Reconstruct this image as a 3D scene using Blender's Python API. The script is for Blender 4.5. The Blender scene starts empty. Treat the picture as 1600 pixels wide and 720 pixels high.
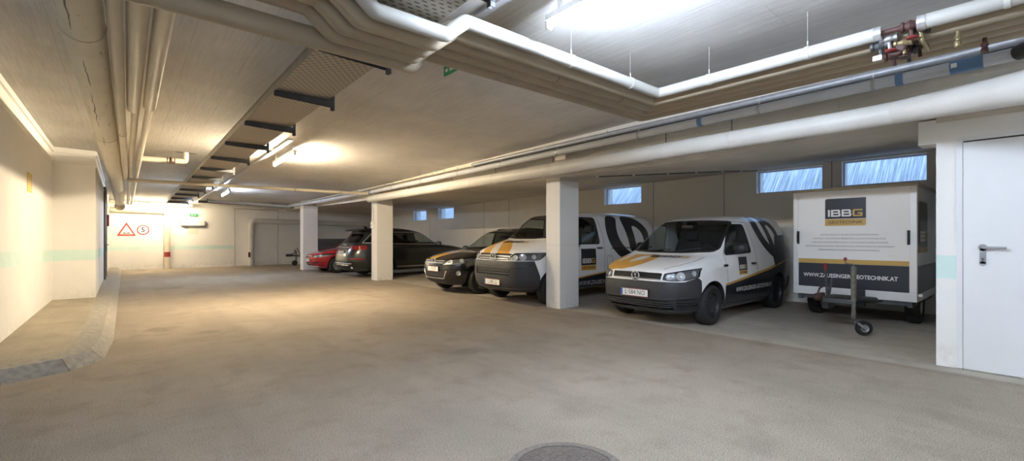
import bpy, bmesh, math, random
from mathutils import Vector, Matrix
from mathutils.bvhtree import BVHTree
random.seed(7)
PI = math.pi
SC = bpy.context.scene
COL = SC.collection

# ------------------------------------------------------------------ materials
def new_mat(name):
    m = bpy.data.materials.new(name); m.use_nodes = True
    return m, m.node_tree.nodes, m.node_tree.links, m.node_tree.nodes['Principled BSDF']

def M(name, col, rough=.5, metal=0., spec=.5, noise=0., nscale=6., coat=0., bump=0., bscale=40.):
    m, N, L, B = new_mat(name)
    B.inputs['Base Color'].default_value = (*col, 1)
    B.inputs['Roughness'].default_value = rough
    B.inputs['Metallic'].default_value = metal
    B.inputs['Specular IOR Level'].default_value = spec
    if coat: B.inputs['Coat Weight'].default_value = coat; B.inputs['Coat Roughness'].default_value = .04
    if noise or bump:
        tc = N.new('ShaderNodeTexCoord')
    if noise:
        n = N.new('ShaderNodeTexNoise'); n.inputs['Scale'].default_value = nscale; n.inputs['Detail'].default_value = 6
        L.new(tc.outputs['Object'], n.inputs['Vector'])
        r = N.new('ShaderNodeValToRGB')
        r.color_ramp.elements[0].position = .3; r.color_ramp.elements[1].position = .7
        r.color_ramp.elements[0].color = (*[c*(1-noise) for c in col], 1)
        r.color_ramp.elements[1].color = (*[min(1, c*(1+noise*.5)) for c in col], 1)
        L.new(n.outputs['Fac'], r.inputs['Fac']); L.new(r.outputs['Color'], B.inputs['Base Color'])
    if bump:
        n2 = N.new('ShaderNodeTexNoise'); n2.inputs['Scale'].default_value = bscale; n2.inputs['Detail'].default_value = 5
        L.new(tc.outputs['Object'], n2.inputs['Vector'])
        b = N.new('ShaderNodeBump'); b.inputs['Strength'].default_value = bump; b.inputs['Distance'].default_value = .02
        L.new(n2.outputs['Fac'], b.inputs['Height']); L.new(b.outputs['Normal'], B.inputs['Normal'])
    return m

def emis(name, col, s):
    m, N, L, B = new_mat(name)
    B.inputs['Base Color'].default_value = (.9, .9, .9, 1)
    B.inputs['Emission Color'].default_value = (*col, 1)
    B.inputs['Emission Strength'].default_value = s
    return m

def glass(name, tint, refl=1.45):
    m, N, L, B = new_mat(name)
    N.remove(B)
    t = N.new('ShaderNodeBsdfTransparent'); t.inputs['Color'].default_value = (*tint, 1)
    g = N.new('ShaderNodeBsdfGlossy'); g.inputs['Roughness'].default_value = .02
    lw = N.new('ShaderNodeLayerWeight'); lw.inputs['Blend'].default_value = .5
    pw = N.new('ShaderNodeMath'); pw.operation = 'POWER'; pw.inputs[1].default_value = 5; L.new(lw.outputs['Facing'], pw.inputs[0])
    f = N.new('ShaderNodeMath'); f.operation = 'MULTIPLY_ADD'; f.inputs[1].default_value = .95; f.inputs[2].default_value = ((refl-1)/(refl+1))**2
    L.new(pw.outputs[0], f.inputs[0])
    x = N.new('ShaderNodeMixShader')
    L.new(f.outputs[0], x.inputs[0]); L.new(t.outputs[0], x.inputs[1]); L.new(g.outputs[0], x.inputs[2])
    L.new(x.outputs[0], N['Material Output'].inputs['Surface'])
    return m

def ramp(N, L, src, stops):
    r = N.new('ShaderNodeValToRGB'); e = r.color_ramp.elements
    while len(e) < len(stops): e.new(.5)
    for i, (p, c) in enumerate(stops):
        e[i].position = p; e[i].color = (*c, 1) if len(c) == 3 else c
    L.new(src, r.inputs['Fac']); return r.outputs['Color']

def mixc(N, L, fac, a, b, mode='MIX'):
    x = N.new('ShaderNodeMix'); x.data_type = 'RGBA'; x.blend_type = mode
    for sock, v in ((x.inputs[0], fac), (x.inputs[6], a), (x.inputs[7], b)):
        if hasattr(v, 'links'): L.new(v, sock)
        elif isinstance(v, (int, float)): sock.default_value = v
        else: sock.default_value = (*v, 1)
    return x.outputs[2]

def noise(N, L, vec, scale, detail=5, rough=.55, dist=0.):
    n = N.new('ShaderNodeTexNoise'); n.inputs['Scale'].default_value = scale
    n.inputs['Detail'].default_value = detail; n.inputs['Roughness'].default_value = rough
    n.inputs['Distortion'].default_value = dist
    L.new(vec, n.inputs['Vector']); return n.outputs['Fac']

def mapping(N, L, scale=(1, 1, 1), rot=(0, 0, 0), loc=(0, 0, 0)):
    tc = N.new('ShaderNodeTexCoord'); mp = N.new('ShaderNodeMapping')
    mp.inputs['Scale'].default_value = scale; mp.inputs['Rotation'].default_value = rot; mp.inputs['Location'].default_value = loc
    L.new(tc.outputs['Object'], mp.inputs['Vector']); return mp.outputs['Vector']

def asphalt(name, base, stain, speck=.35, spots=()):
    m, N, L, B = new_mat(name)
    v = mapping(N, L)
    big = noise(N, L, v, .55, 6, .62, .4)
    mid = noise(N, L, v, 2.6, 6, .65)
    fine = noise(N, L, v, 105, 4, .85)
    grit = noise(N, L, v, 260, 2, .8)
    streak = noise(N, L, mapping(N, L, (1.6, .16, 1)), 1.1, 5, .6)
    c = ramp(N, L, big, [(.36, [x*.86 for x in base]), (.64, [min(1, x*1.1) for x in base])])
    c = mixc(N, L, ramp(N, L, mid, [(.50, (0, 0, 0)), (.70, (.70, .70, .70))]), c, stain)
    c = mixc(N, L, ramp(N, L, streak, [(.48, (0, 0, 0)), (.70, (.60, .60, .60))]), c, [x*.70 for x in base])
    for (sx, sy), (rx, ry) in spots:                    # oil and dirt stains with a place of their own
        ln = N.new('ShaderNodeVectorMath'); ln.operation = 'LENGTH'
        L.new(mapping(N, L, (1/rx, 1/ry, 1), loc=(-sx/rx, -sy/ry, 0)), ln.inputs[0])
        ad = N.new('ShaderNodeMath'); ad.operation = 'MULTIPLY_ADD'; ad.inputs[1].default_value = -1.1; L.new(ln.outputs['Value'], ad.inputs[0])
        L.new(noise(N, L, mapping(N, L, (2.2, 1.2, 1)), 3.2, 6, .7), ad.inputs[2])
        c = mixc(N, L, ramp(N, L, ad.outputs[0], [(.0, (0, 0, 0)), (.30, (.55, .55, .55))]), c, [x*.5 for x in base])
    c = mixc(N, L, .9, c, ramp(N, L, fine, [(.36, (1-speck*1.2,)*3), (.50, (1., 1., 1.)), (.66, (1+speck*.7,)*3)]), 'MULTIPLY')
    c = mixc(N, L, .9, c, ramp(N, L, grit, [(.38, (1-speck*.9,)*3), (.52, (1., 1., 1.)), (.64, (1+speck*.6,)*3)]), 'MULTIPLY')
    L.new(c, B.inputs['Base Color']); B.inputs['Roughness'].default_value = .82; B.inputs['Specular IOR Level'].default_value = .3
    b = N.new('ShaderNodeBump'); b.inputs['Strength'].default_value = .35; b.inputs['Distance'].default_value = .006
    L.new(fine, b.inputs['Height']); L.new(b.outputs['Normal'], B.inputs['Normal'])
    return m

def plaster(name, col, dirt=(.5, .45, .36), dirt_top=.35):
    """painted wall: faint mottling, scuffs that gather near the floor"""
    m, N, L, B = new_mat(name)
    v = mapping(N, L)
    c = ramp(N, L, noise(N, L, v, 1.3, 6, .6), [(.35, [x*.955 for x in col]), (.65, col)])
    g = N.new('ShaderNodeSeparateXYZ'); L.new(v, g.inputs[0])
    mr = N.new('ShaderNodeMapRange'); mr.inputs[1].default_value = 0; mr.inputs[2].default_value = dirt_top
    mr.inputs[3].default_value = .55; mr.inputs[4].default_value = 0
    L.new(g.outputs['Z'], mr.inputs[0])
    d = N.new('ShaderNodeMath'); d.operation = 'MULTIPLY'
    L.new(mr.outputs[0], d.inputs[0]); L.new(ramp(N, L, noise(N, L, v, 9, 6, .7), [(.45, (0, 0, 0)), (.7, (1, 1, 1))]), d.inputs[1])
    c = mixc(N, L, d.outputs[0], c, dirt)
    sc = ramp(N, L, noise(N, L, mapping(N, L, (3, 3, 9)), 3.2, 8, .75), [(.71, (0, 0, 0)), (.78, (.55, .55, .55))])
    c = mixc(N, L, sc, c, [x*.74 for x in col])
    L.new(c, B.inputs['Base Color']); B.inputs['Roughness'].default_value = .75; B.inputs['Specular IOR Level'].default_value = .25
    b = N.new('ShaderNodeBump'); b.inputs['Strength'].default_value = .12; b.inputs['Distance'].default_value = .004
    L.new(noise(N, L, v, 60, 4, .7), b.inputs['Height']); L.new(b.outputs['Normal'], B.inputs['Normal'])
    return m

def board_concrete(name, col, width=.52):
    """board-marked concrete: boards run along Y, fine grain along them"""
    m, N, L, B = new_mat(name)
    v = mapping(N, L)
    br = N.new('ShaderNodeTexBrick')
    br.inputs['Scale'].default_value = 1; br.inputs['Brick Width'].default_value = 3.1; br.inputs['Row Height'].default_value = width
    br.inputs['Mortar Size'].default_value = .004; br.inputs['Mortar Smooth'].default_value = .2
    br.inputs['Color1'].default_value = (1, 1, 1, 1); br.inputs['Color2'].default_value = (.975, .975, .975, 1); br.inputs['Mortar'].default_value = (.84, .83, .81, 1)
    L.new(mapping(N, L, rot=(0, 0, PI/2)), br.inputs['Vector'])
    c = ramp(N, L, noise(N, L, v, .8, 7, .62), [(.33, [x*.86 for x in col]), (.68, [min(1, x*1.05) for x in col])])
    gr = noise(N, L, mapping(N, L, (26, 1.3, 26)), 1.5, 6, .65)
    c = mixc(N, L, 1., c, ramp(N, L, gr, [(.35, (.90, .90, .90)), (.65, (1.04, 1.04, 1.04))]), 'MULTIPLY')
    c = mixc(N, L, 1., c, br.outputs['Color'], 'MULTIPLY')
    sp = ramp(N, L, noise(N, L, v, 30, 3, .5), [(.70, (0, 0, 0)), (.76, (.5, .5, .5))])
    c = mixc(N, L, sp, c, [x*.7 for x in col])
    L.new(c, B.inputs['Base Color']); B.inputs['Roughness'].default_value = .8; B.inputs['Specular IOR Level'].default_value = .25
    b = N.new('ShaderNodeBump'); b.inputs['Strength'].default_value = .35; b.inputs['Distance'].default_value = .006
    L.new(gr, b.inputs['Height']); L.new(b.outputs['Normal'], B.inputs['Normal'])
    return m

def perforated(name, col):
    """sheet steel with rows of punched slots"""
    m, N, L, B = new_mat(name)
    br = N.new('ShaderNodeTexBrick'); br.offset = .5
    br.inputs['Scale'].default_value = 1; br.inputs['Brick Width'].default_value = .068; br.inputs['Row Height'].default_value = .044
    br.inputs['Mortar Size'].default_value = .0165; br.inputs['Mortar Smooth'].default_value = .05
    br.inputs['Color1'].default_value = (.012, .011, .01, 1); br.inputs['Color2'].default_value = (.02, .018, .016, 1); br.inputs['Mortar'].default_value = (*col, 1)
    L.new(mapping(N, L), br.inputs['Vector'])
    L.new(br.outputs['Color'], B.inputs['Base Color']); B.inputs['Roughness'].default_value = .5; B.inputs['Metallic'].default_value = .2
    return m

def jacket(name, col, crack=0.):
    """pipe insulation jacket, slightly yellowed, with optional cracks along Y"""
    m, N, L, B = new_mat(name)
    v = mapping(N, L)
    c = ramp(N, L, noise(N, L, v, 2.2, 6, .6), [(.3, [x*.88 for x in col]), (.7, col)])
    if crack:
        k = ramp(N, L, noise(N, L, mapping(N, L, (16, 1.6, 16)), 1.1, 8, .8), [(.60, (0, 0, 0)), (.625, (.85, .85, .85))])
        c = mixc(N, L, k, c, [x*.30 for x in col])
    L.new(c, B.inputs['Base Color']); B.inputs['Roughness'].default_value = .42; B.inputs['Specular IOR Level'].default_value = .4
    return m

MT = dict(
    floor=asphalt('asphalt', (.345, .288, .228), (.235, .19, .145), .6, (((.42, 8.7), (.55, .75)), ((.95, 8.0), (.5, .35)), ((1.0, 15.5), (.9, 1.1)), ((3.2, 4.6), (.7, .5)))),
    strip=asphalt('worn_line', (.46, .41, .34), (.30, .26, .21), .45),
    bay=asphalt('bay_asphalt', (.44, .40, .335), (.32, .285, .235), .28),
    walk=asphalt('walkway_asphalt', (.40, .35, .27), (.30, .26, .195), .3),
    kerb=M('kerb_stone', (.35, .325, .28), .85, noise=.28, nscale=18, bump=.3, bscale=60),
    kerbjoint=M('kerb_joint', (.12, .11, .10), .9),
    white=plaster('white_paint', (.86, .85, .82)),
    pillarp=plaster('pillar_paint', (.80, .79, .77)),
    doorp=M('door_paint', (.77, .78, .79), .42, noise=.03, nscale=2),
    teal=M('teal_stripe', (.66, .83, .78), .7, noise=.05, nscale=3),
    ceil=board_concrete('board_concrete', (.67, .65, .62)),
    bayceil=board_concrete('bay_concrete', (.74, .70, .63), .6),
    rear=plaster('rear_wall_paint', (.82, .785, .71)),
    seam=M('joint_sealant', (.30, .27, .23), .8),
    wmetal=M('white_metal', (.80, .80, .78), .35),
    trimw=M('white_trim', (.88, .87, .84), .5),
    frame=M('window_frame_paint', (.62, .64, .66), .5),
    dark=M('black_plastic', (.022, .023, .025), .5, noise=.2, nscale=20),
    rubber=M('rubber', (.018, .018, .018), .75, noise=.3, nscale=30),
    oldsteel=M('dull_steel', (.20, .19, .165), .6, .4, noise=.35, nscale=18),
    steel=M('galvanised_steel', (.42, .43, .44), .42, .85, noise=.15, nscale=25),
    dsteel=M('dark_steel', (.10, .105, .11), .5, .5, noise=.2, nscale=12),
    chrome=M('chrome', (.80, .81, .83), .22, .75),
    brass=M('brass', (.34, .27, .15), .5, .7),
    tray=perforated('perforated_steel', (.40, .36, .30)),
    traysteel=M('tray_steel', (.36, .33, .28), .5, .4, noise=.15, nscale=9),
    jwhite=jacket('white_jacket', (.70, .685, .645)),
    jdull=jacket('dull_white_jacket', (.50, .49, .455)),
    jcream=jacket('cream_jacket', (.64, .575, .45)),
    jcrack=jacket('cracked_jacket', (.66, .60, .47), 1.),
    jtan=jacket('tan_jacket', (.40, .335, .24)),
    jgrey=jacket('grey_pipe_plastic', (.56, .58, .62)),
    cream=jacket('cream_pipe', (.74, .68, .55)),
    alu=M('aluminium_jacket', (.36, .365, .38), .5, .35, noise=.12, nscale=14),
    blue=M('blue_plastic', (.10, .20, .36), .4),
    red=M('red_paint', (.30, .03, .028), .45, noise=.25, nscale=30),
    maroon=M('rusty_red', (.085, .035, .03), .6, noise=.4, nscale=40),
    signred=M('sign_red', (.62, .05, .04), .5),
    green=M('sign_green', (.02, .30, .10), .45),
    black=M('black_paint', (.012, .012, .014), .4),
    paper=M('paper', (.80, .72, .62), .8, noise=.08, nscale=40),
    yellow=M('yellow_paper', (.78, .58, .12), .7),
    cover=M('cast_iron', (.13, .107, .09), .75, .05, noise=.35, nscale=60, bump=.4, bscale=80),
    coverring=M('cover_ring_concrete', (.17, .142, .12), .8, noise=.3, nscale=40),
)

# ------------------------------------------------------------------ mesh builder
class MB:
    def __init__(s): s.bm = bmesh.new(); s.mi = 0; s.sm = False
    def mat(s, i, smooth=None):
        s.mi = i
        if smooth is not None: s.sm = smooth
        return s
    def face(s, vs):
        try:
            f = s.bm.faces.new(vs); f.material_index = s.mi; f.smooth = s.sm; return f
        except ValueError: return None
    def poly(s, pts): return s.face([s.bm.verts.new(p) for p in pts])
    def box(s, lo, hi, mtx=None, bev=0.):
        x0, y0, z0 = lo; x1, y1, z1 = hi
        P = [(x0,y0,z0),(x1,y0,z0),(x1,y1,z0),(x0,y1,z0),(x0,y0,z1),(x1,y0,z1),(x1,y1,z1),(x0,y1,z1)]
        if mtx is not None: P = [mtx @ Vector(p) for p in P]
        v = [s.bm.verts.new(p) for p in P]
        fs = [s.face([v[i] for i in q]) for q in ((3,2,1,0),(4,5,6,7),(0,1,5,4),(1,2,6,5),(2,3,7,6),(3,0,4,7))]
        if bev:
            es = {e for f in fs for e in f.edges}
            r = bmesh.ops.bevel(s.bm, geom=list(es), offset=bev, segments=2, affect='EDGES', profile=.6)
            for f in r['faces']: f.material_index = s.mi; f.smooth = s.sm
        return s
    def prism(s, pts, axis, a, b):
        """extrude a 2-D outline (in the two other axes, cyclic order) from a to b along axis 0/1/2"""
        def P(p, t):
            q = [0, 0, 0]; o = [i for i in range(3) if i != axis]; q[axis] = t; q[o[0]] = p[0]; q[o[1]] = p[1]; return q
        A = [s.bm.verts.new(P(p, a)) for p in pts]; Bv = [s.bm.verts.new(P(p, b)) for p in pts]
        n = len(pts)
        s.face(A[::-1]); s.face(Bv)
        for i in range(n): s.face([A[i], A[(i+1) % n], Bv[(i+1) % n], Bv[i]])
        return s
    def lathe(s, prof, origin=(0,0,0), axis='z', seg=24, cap=True):
        """prof: (radius, height) list turned about an axis through origin"""
        o = Vector(origin); rings = []
        for r, h in prof:
            ring = []
            for k in range(seg):
                a = 2*PI*k/seg; c, d = r*math.cos(a), r*math.sin(a)
                p = {'z': (c, d, h), 'x': (h, c, d), 'y': (d, h, c)}[axis]
                ring.append(s.bm.verts.new(o+Vector(p)))
            rings.append(ring)
        for A, B in zip(rings, rings[1:]):
            for k in range(seg): s.face([A[k], A[(k+1) % seg], B[(k+1) % seg], B[k]])
        if cap: s.face(rings[0][::-1]); s.face(rings[-1])
        return s
    def tube(s, pts, r, seg=12, bend=0., cap=True, k=5):
        pts = [Vector(p) for p in pts]; out = [pts[0]]
        for i in range(1, len(pts)-1):
            a, b, c = pts[i-1], pts[i], pts[i+1]
            u, w = (a-b), (c-b); lu, lw = u.length, w.length; u.normalize(); w.normalize()
            if bend > 0 and u.angle(w) < PI-.02:
                t = min(bend/math.tan(u.angle(w)/2), lu*.49, lw*.49)
                p, q = b+u*t, b+w*t
                for j in range(k+1):
                    f = j/k; out.append(p*(1-f)**2+b*2*f*(1-f)+q*f*f)
            else: out.append(b)
        out.append(pts[-1])
        rr = r if callable(r) else (lambda i: r)
        t0 = (out[1]-out[0]).normalized()
        nrm = t0.orthogonal().normalized(); rings = []
        for i, p in enumerate(out):
            t = ((out[min(i+1, len(out)-1)]-p).normalized()+(p-out[max(i-1, 0)]).normalized()).normalized()
            nrm = (nrm-t*nrm.dot(t)).normalized(); bi = t.cross(nrm)
            rings.append([s.bm.verts.new(p+(nrm*math.cos(2*PI*j/seg)+bi*math.sin(2*PI*j/seg))*rr(i)) for j in range(seg)])
        for A, B in zip(rings, rings[1:]):
            for j in range(seg): s.face([A[j], A[(j+1) % seg], B[(j+1) % seg], B[j]])
        if cap: s.face(rings[0][::-1]); s.face(rings[-1])
        return s
    def ball(s, c, r, seg=14, rings=8):
        c = Vector(c); r = Vector(r if hasattr(r, '__len__') else (r, r, r)); R = []
        for i in range(1, rings):
            th = PI*i/rings
            R.append([s.bm.verts.new(c+Vector((r.x*math.sin(th)*math.cos(2*PI*j/seg), r.y*math.sin(th)*math.sin(2*PI*j/seg), r.z*math.cos(th)))) for j in range(seg)])
        t = s.bm.verts.new(c+Vector((0, 0, r.z))); b = s.bm.verts.new(c-Vector((0, 0, r.z)))
        for j in range(seg):
            s.face([t, R[0][j], R[0][(j+1) % seg]]); s.face([b, R[-1][(j+1) % seg], R[-1][j]])
        for A, B in zip(R, R[1:]):
            for j in range(seg): s.face([A[j], B[j], B[(j+1) % seg], A[(j+1) % seg]])
        return s
    def text(s, txt, mtx, size=1., sx=1., bold=0., align='CENTER', depth=0., fit=None):
        cu = bpy.data.curves.new('lettering', 'FONT'); cu.body = txt; cu.size = size; cu.align_x = align; cu.align_y = 'CENTER'
        cu.offset = bold; cu.resolution_u = 2
        o = bpy.data.objects.new('lettering', cu); COL.objects.link(o)
        bpy.context.view_layer.update()
        me = bpy.data.meshes.new_from_object(o.evaluated_get(bpy.context.evaluated_depsgraph_get()))
        if fit: xs_ = [v.co.x for v in me.vertices]; sx = fit/(max(xs_)-min(xs_))
        vs = [s.bm.verts.new(mtx @ Vector((v.co.x*sx, v.co.y, depth))) for v in me.vertices]
        for p in me.polygons: s.face([vs[i] for i in p.vertices])
        bpy.data.objects.remove(o); bpy.data.curves.remove(cu); bpy.data.meshes.remove(me)
        return s
    def build(s, name, mats, parent=None, sharp=None, fix=True):
        if fix: bmesh.ops.recalc_face_normals(s.bm, faces=s.bm.faces[:])
        me = bpy.data.meshes.new(name); s.bm.to_mesh(me); s.bm.free()
        for m in (mats if isinstance(mats, (list, tuple)) else [mats]): me.materials.append(m)
        if sharp: me.set_sharp_from_angle(angle=math.radians(sharp))
        o = bpy.data.objects.new(name, me); COL.objects.link(o)
        if parent is not None: o.parent = parent
        return o

def tag(o, label=None, cat=None, group=None, kind=None):
    if label: o['label'] = label
    if cat: o['category'] = cat
    if group: o['group'] = group
    if kind: o['kind'] = kind
    return o
def empty(name, loc=(0, 0, 0), rz=0.):
    o = bpy.data.objects.new(name, None); COL.objects.link(o)
    o.location = loc; o.rotation_euler = (0, 0, rz); o.empty_display_size = .1
    return o
def structure(o, label=None, cat=None): return tag(o, label, cat, kind='structure')
def copy_tree(o, parent=None):
    c = o.copy(); COL.objects.link(c)
    if parent is not None: c.parent = parent
    for ch in list(o.children): copy_tree(ch, c)
    return c

# ------------------------------------------------------------------ camera (level, 1.4 m up)
FPX, YAW, CAMH = 711., math.radians(40.5), 1.4
cam = bpy.data.objects.new('camera', bpy.data.cameras.new('camera')); COL.objects.link(cam)
cam.data.sensor_fit = 'HORIZONTAL'; cam.data.sensor_width = 36; cam.data.lens = 36*FPX/1600
cam.data.shift_y = 10/1600
cam.location = (0, 0, CAMH); cam.rotation_euler = (PI/2, 0, -YAW)
cam.data.clip_start = .05
SC.camera = cam

# ------------------------------------------------------------------ the garage shell
XL, XJ, YJ, YF, XR, XD, YB = -1.15, -.45, 13.1, 25.2, 11.1, 6.76, -8.
def zmain(x, y): return 3.5-.022*y-.022*x          # the aisle's ceiling falls gently with the ramp
def zbay(x, y):                                    # the lower slab over the parking bays
    a, b = 2.54+.011*(y-6)+.09*max(0, 3-max(y, 1)), 2.98-.0135*(max(y, 0)-1)
    if y < 1: a = 2.67
    return a+(b-a)*(x-6.3)/(XR-6.3)

m = MB()
m.poly([(-4.6, YB, 0), (6.48, YB, 0), (6.48, YF+.1, 0), (-4.6, YF+.1, 0)])
m.mat(2).poly([(6.48, YB, 0), (6.56, YB, 0), (6.56, YF+.1, 0), (6.48, YF+.1, 0)])
m.mat(1).poly([(6.56, YB, 0), (XR+.2, YB, 0), (XR+.2, YF+.1, 0), (6.56, YF+.1, 0)])
m.mat(0).box((-4.6, YB, -.15), (XR+.2, YF+.1, -.02))
structure(m.build('floor', [MT['floor'], MT['bay'], MT['strip']]), 'grey-beige asphalt floor of the garage', 'floor')

m = MB()                                            # aisle ceiling
c = [(-4.7, YB-.1), (6.8, YB-.1), (6.8, YF+.2), (-4.7, YF+.2)]
v = [m.bm.verts.new((x, y, zmain(x, y))) for x, y in c]+[m.bm.verts.new((x, y, zmain(x, y)+.25)) for x, y in c]
for q in ((3,2,1,0),(4,5,6,7),(0,1,5,4),(1,2,6,5),(2,3,7,6),(3,0,4,7)): m.face([v[i] for i in q])
structure(m.build('ceiling', MT['ceil']), 'board-marked concrete ceiling over the aisle', 'ceiling')
m = MB()                                            # bay slab with its front face
NY = 8
ys = [YB, 0., .5, 1., 1.7, 2.4, 3.]+[3+(YF+.2-3)*(i+1)/NY for i in range(NY)]
lo = [[m.bm.verts.new((x, y, zbay(x, y))) for x in (6.3, 7.5, 8.7, 9.9, XR+.25)] for y in ys]
for A, B in zip(lo, lo[1:]):
    for i in range(4): m.face([A[i], B[i], B[i+1], A[i+1]])
up = [[m.bm.verts.new((x, y, 3.8)) for x in (6.3, XR+.25)] for y in (ys[0], ys[-1])]
m.face([l[0] for l in lo]+[up[1][0], up[0][0]]); m.face(lo[0]+[up[0][1], up[0][0]])
m.face(lo[-1]+[up[1][1], up[1][0]]); m.face([l[-1] for l in lo]+[up[1][1], up[0][1]])
m.face([up[0][0], up[0][1], up[1][1], up[1][0]])
structure(m.build('ceiling_bay', MT['bayceil']), 'lower concrete slab over the parking bays', 'ceiling')

def striped_wall(m, quads):
    """quads: (xy0, xy1, z0, [(z at start, z at end) edges..]) vertical strips, material 1 on the second strip"""
    for (p, q, lv) in quads:
        for k in range(len(lv)-1):
            a, b = lv[k], lv[k+1]
            m.mat(1 if (len(lv) == 4 and k == 1) else 0)
            m.poly([(*p, a[0]), (*q, a[1]), (*q, b[1]), (*p, b[0])])

# left wall: near length, return, far length
m = MB()
T = 3.75
striped_wall(m, [((XL, 6.0), (-1.10, YJ), [(0, 0), (1.07, .91), (1.25, 1.13), (T, T)]),
                 ((-1.10, YJ), (XJ, YJ), [(0, 0), (.91, .91), (1.13, 1.13), (T, T)]),
                 ((XJ, YJ), (XJ, YF+.2), [(0, 0), (.91, .83), (1.13, 1.0), (T, T)])])
m.mat(0)
m.poly([(-4.6, 6.0, 0), (XL, 6.0, 0), (XL, 6.0, T), (-4.6, 6.0, T)])
m.poly([(-4.6, YB, 0), (-4.6, 6.0, 0), (-4.6, 6.0, T), (-4.6, YB, T)])
# outer skin, so that the wall has thickness
m.poly([(-4.9, YB, 0), (-4.9, YF+.2, 0), (-4.9, YF+.2, T), (-4.9, YB, T)])
structure(m.build('wall_left', [MT['white'], MT['teal']]), 'white painted wall with a pale teal band on the left', 'wall')
m = MB()                                            # slightly proud plaster panel below and white strip along the wall head
def head(p, q, za, zb, d, t0, t1, side):
    n = Vector((q[1]-p[1], p[0]-q[0], 0)).normalized()*d*side
    pts = [Vector((*p, 0)), Vector((*q, 0)), Vector((*q, 0))+n, Vector((*p, 0))+n]
    vv = [m.bm.verts.new((a.x, a.y, z+t)) for t in (t0, t1) for a, z in zip(pts, (za, zb, zb, za))]
    for f in ((3,2,1,0),(4,5,6,7),(0,1,5,4),(1,2,6,5),(2,3,7,6),(3,0,4,7)): m.face([vv[i] for i in f])
hz = lambda p: zmain(*p)
a, b, c, d = (XL, 6.0), (-1.10, YJ-.0), (XJ, YJ), (XJ, 18.2)
for p, q in ((a, b), (b, c), (c, d)):
    sgn = 1
    m.mat(0); head(p, q, hz(p), hz(q), .03, -.10, -.01, sgn)
    m.mat(1); head(p, q, hz(p), hz(q), .018, -.345, -.322, sgn)
structure(m.build('trim_1', [MT['trimw'], MT['trimw']]), 'white strip and ledge along the head of the left wall', 'trim')

m = MB()                                            # far wall
ex = 4.05
striped_wall(m, [((-.6, YF), (ex, YF), [(0, 0), (.83, .83), (1.0, 1.0), (T, T)])])
m.mat(0).poly([(ex, YF, 0), (XR+.3, YF, 0), (XR+.3, YF, T), (ex, YF, T)])
m.poly([(-.6, YF+.25, 0), (XR+.3, YF+.25, 0), (XR+.3, YF+.25, T), (-.6, YF+.25, T)])
m.mat(2)
for sx in (4.06, 5.95, 1.35): m.box((sx-.008, YF-.004, 0), (sx+.008, YF+.01, 2.75))
m.box((4.06, YF-.006, 2.74), (5.95, YF+.01, 2.76))
structure(m.build('wall_back', [MT['white'], MT['teal'], MT['seam']]), 'white far end wall with a teal band', 'wall')

WIN = [(1.39, 2.68, 2.43, 2.93), (3.02, 4.32, 2.40, 2.90), (7.39, 8.69, 2.36, 2.86), (16.96, 18.28, 2.22, 2.72), (19.36, 20.63, 2.20, 2.69)]
m = MB()                                            # wall behind the cars with five window openings
ycur = .6
for (y0, y1, z0, z1) in WIN:
    m.mat(0)
    m.poly([(XR, ycur, 0), (XR, y0, 0), (XR, y0, T), (XR, ycur, T)])
    m.poly([(XR, y0, 0), (XR, y1, 0), (XR, y1, z0), (XR, y0, z0)]); m.poly([(XR, y0, z1), (XR, y1, z1), (XR, y1, T), (XR, y0, T)])
    x2 = XR+.38
    for q in (((y0, z0), (y1, z0)), ((y1, z0), (y1, z1)), ((y1, z1), (y0, z1)), ((y0, z1), (y0, z0))):
        m.poly([(XR, *q[0]), (XR, *q[1]), (x2, *q[1]), (x2, *q[0])])
    ycur = y1
m.poly([(XR, ycur, 0), (XR, YF+.2, 0), (XR, YF+.2, T), (XR, ycur, T)])
m.mat(1)
for sy in (2.85, 5.06, 7.0, 10.2, 13.18, 14.75, 19.0): m.box((XR-.004, sy-.008, 0), (XR+.01, sy+.008, 3.0))
structure(m.build('wall_right', [MT['rear'], MT['seam']], fix=False), 'pale concrete wall behind the parked cars', 'wall')
m = MB()
for ya, yb in zip([.6]+[w[1] for w in WIN], [w[0] for w in WIN]+[YF+.2]):
    m.poly([(XR+.40, ya, 0), (XR+.40, yb, 0), (XR+.40, yb, 3.9), (XR+.40, ya, 3.9)])
for (y0, y1, z0, z1) in WIN:
    m.poly([(XR+.40, y0, 0), (XR+.40, y1, 0), (XR+.40, y1, z0), (XR+.40, y0, z0)]); m.poly([(XR+.40, y0, z1), (XR+.40, y1, z1), (XR+.40, y1, 3.9), (XR+.40, y0, 3.9)])
structure(m.build('wall_right_outer', MT['rear'], fix=False), 'outer face of the wall behind the parked cars', 'wall')

pane_m = glass('window_pane', (.78, .86, .98))
for i, (y0, y1, z0, z1) in enumerate(WIN):
    m = MB(); x = XR+.13; f = .022
    m.box((x, y0, z0), (x+.05, y1, z0+f)); m.box((x, y0, z1-f), (x+.05, y1, z1)); m.box((x, y0, z0+f), (x+.05, y0+f, z1-f)); m.box((x, y1-f, z0+f), (x+.05, y1, z1-f))
    w = structure(m.build('window_%d' % (i+1), MT['frame']),
        ['wide window above the white box trailer', 'window above the gap between small van and box trailer', 'window above the white transporter beside the pillar',
         'right one of the two small windows above the black cars', 'left one of the two small windows above the black cars'][i], 'window')
    g = MB(); g.box((x+.02, y0+f, z0+f), (x+.028, y1-f, z1-f)); g.build('pane', pane_m, w)

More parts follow.
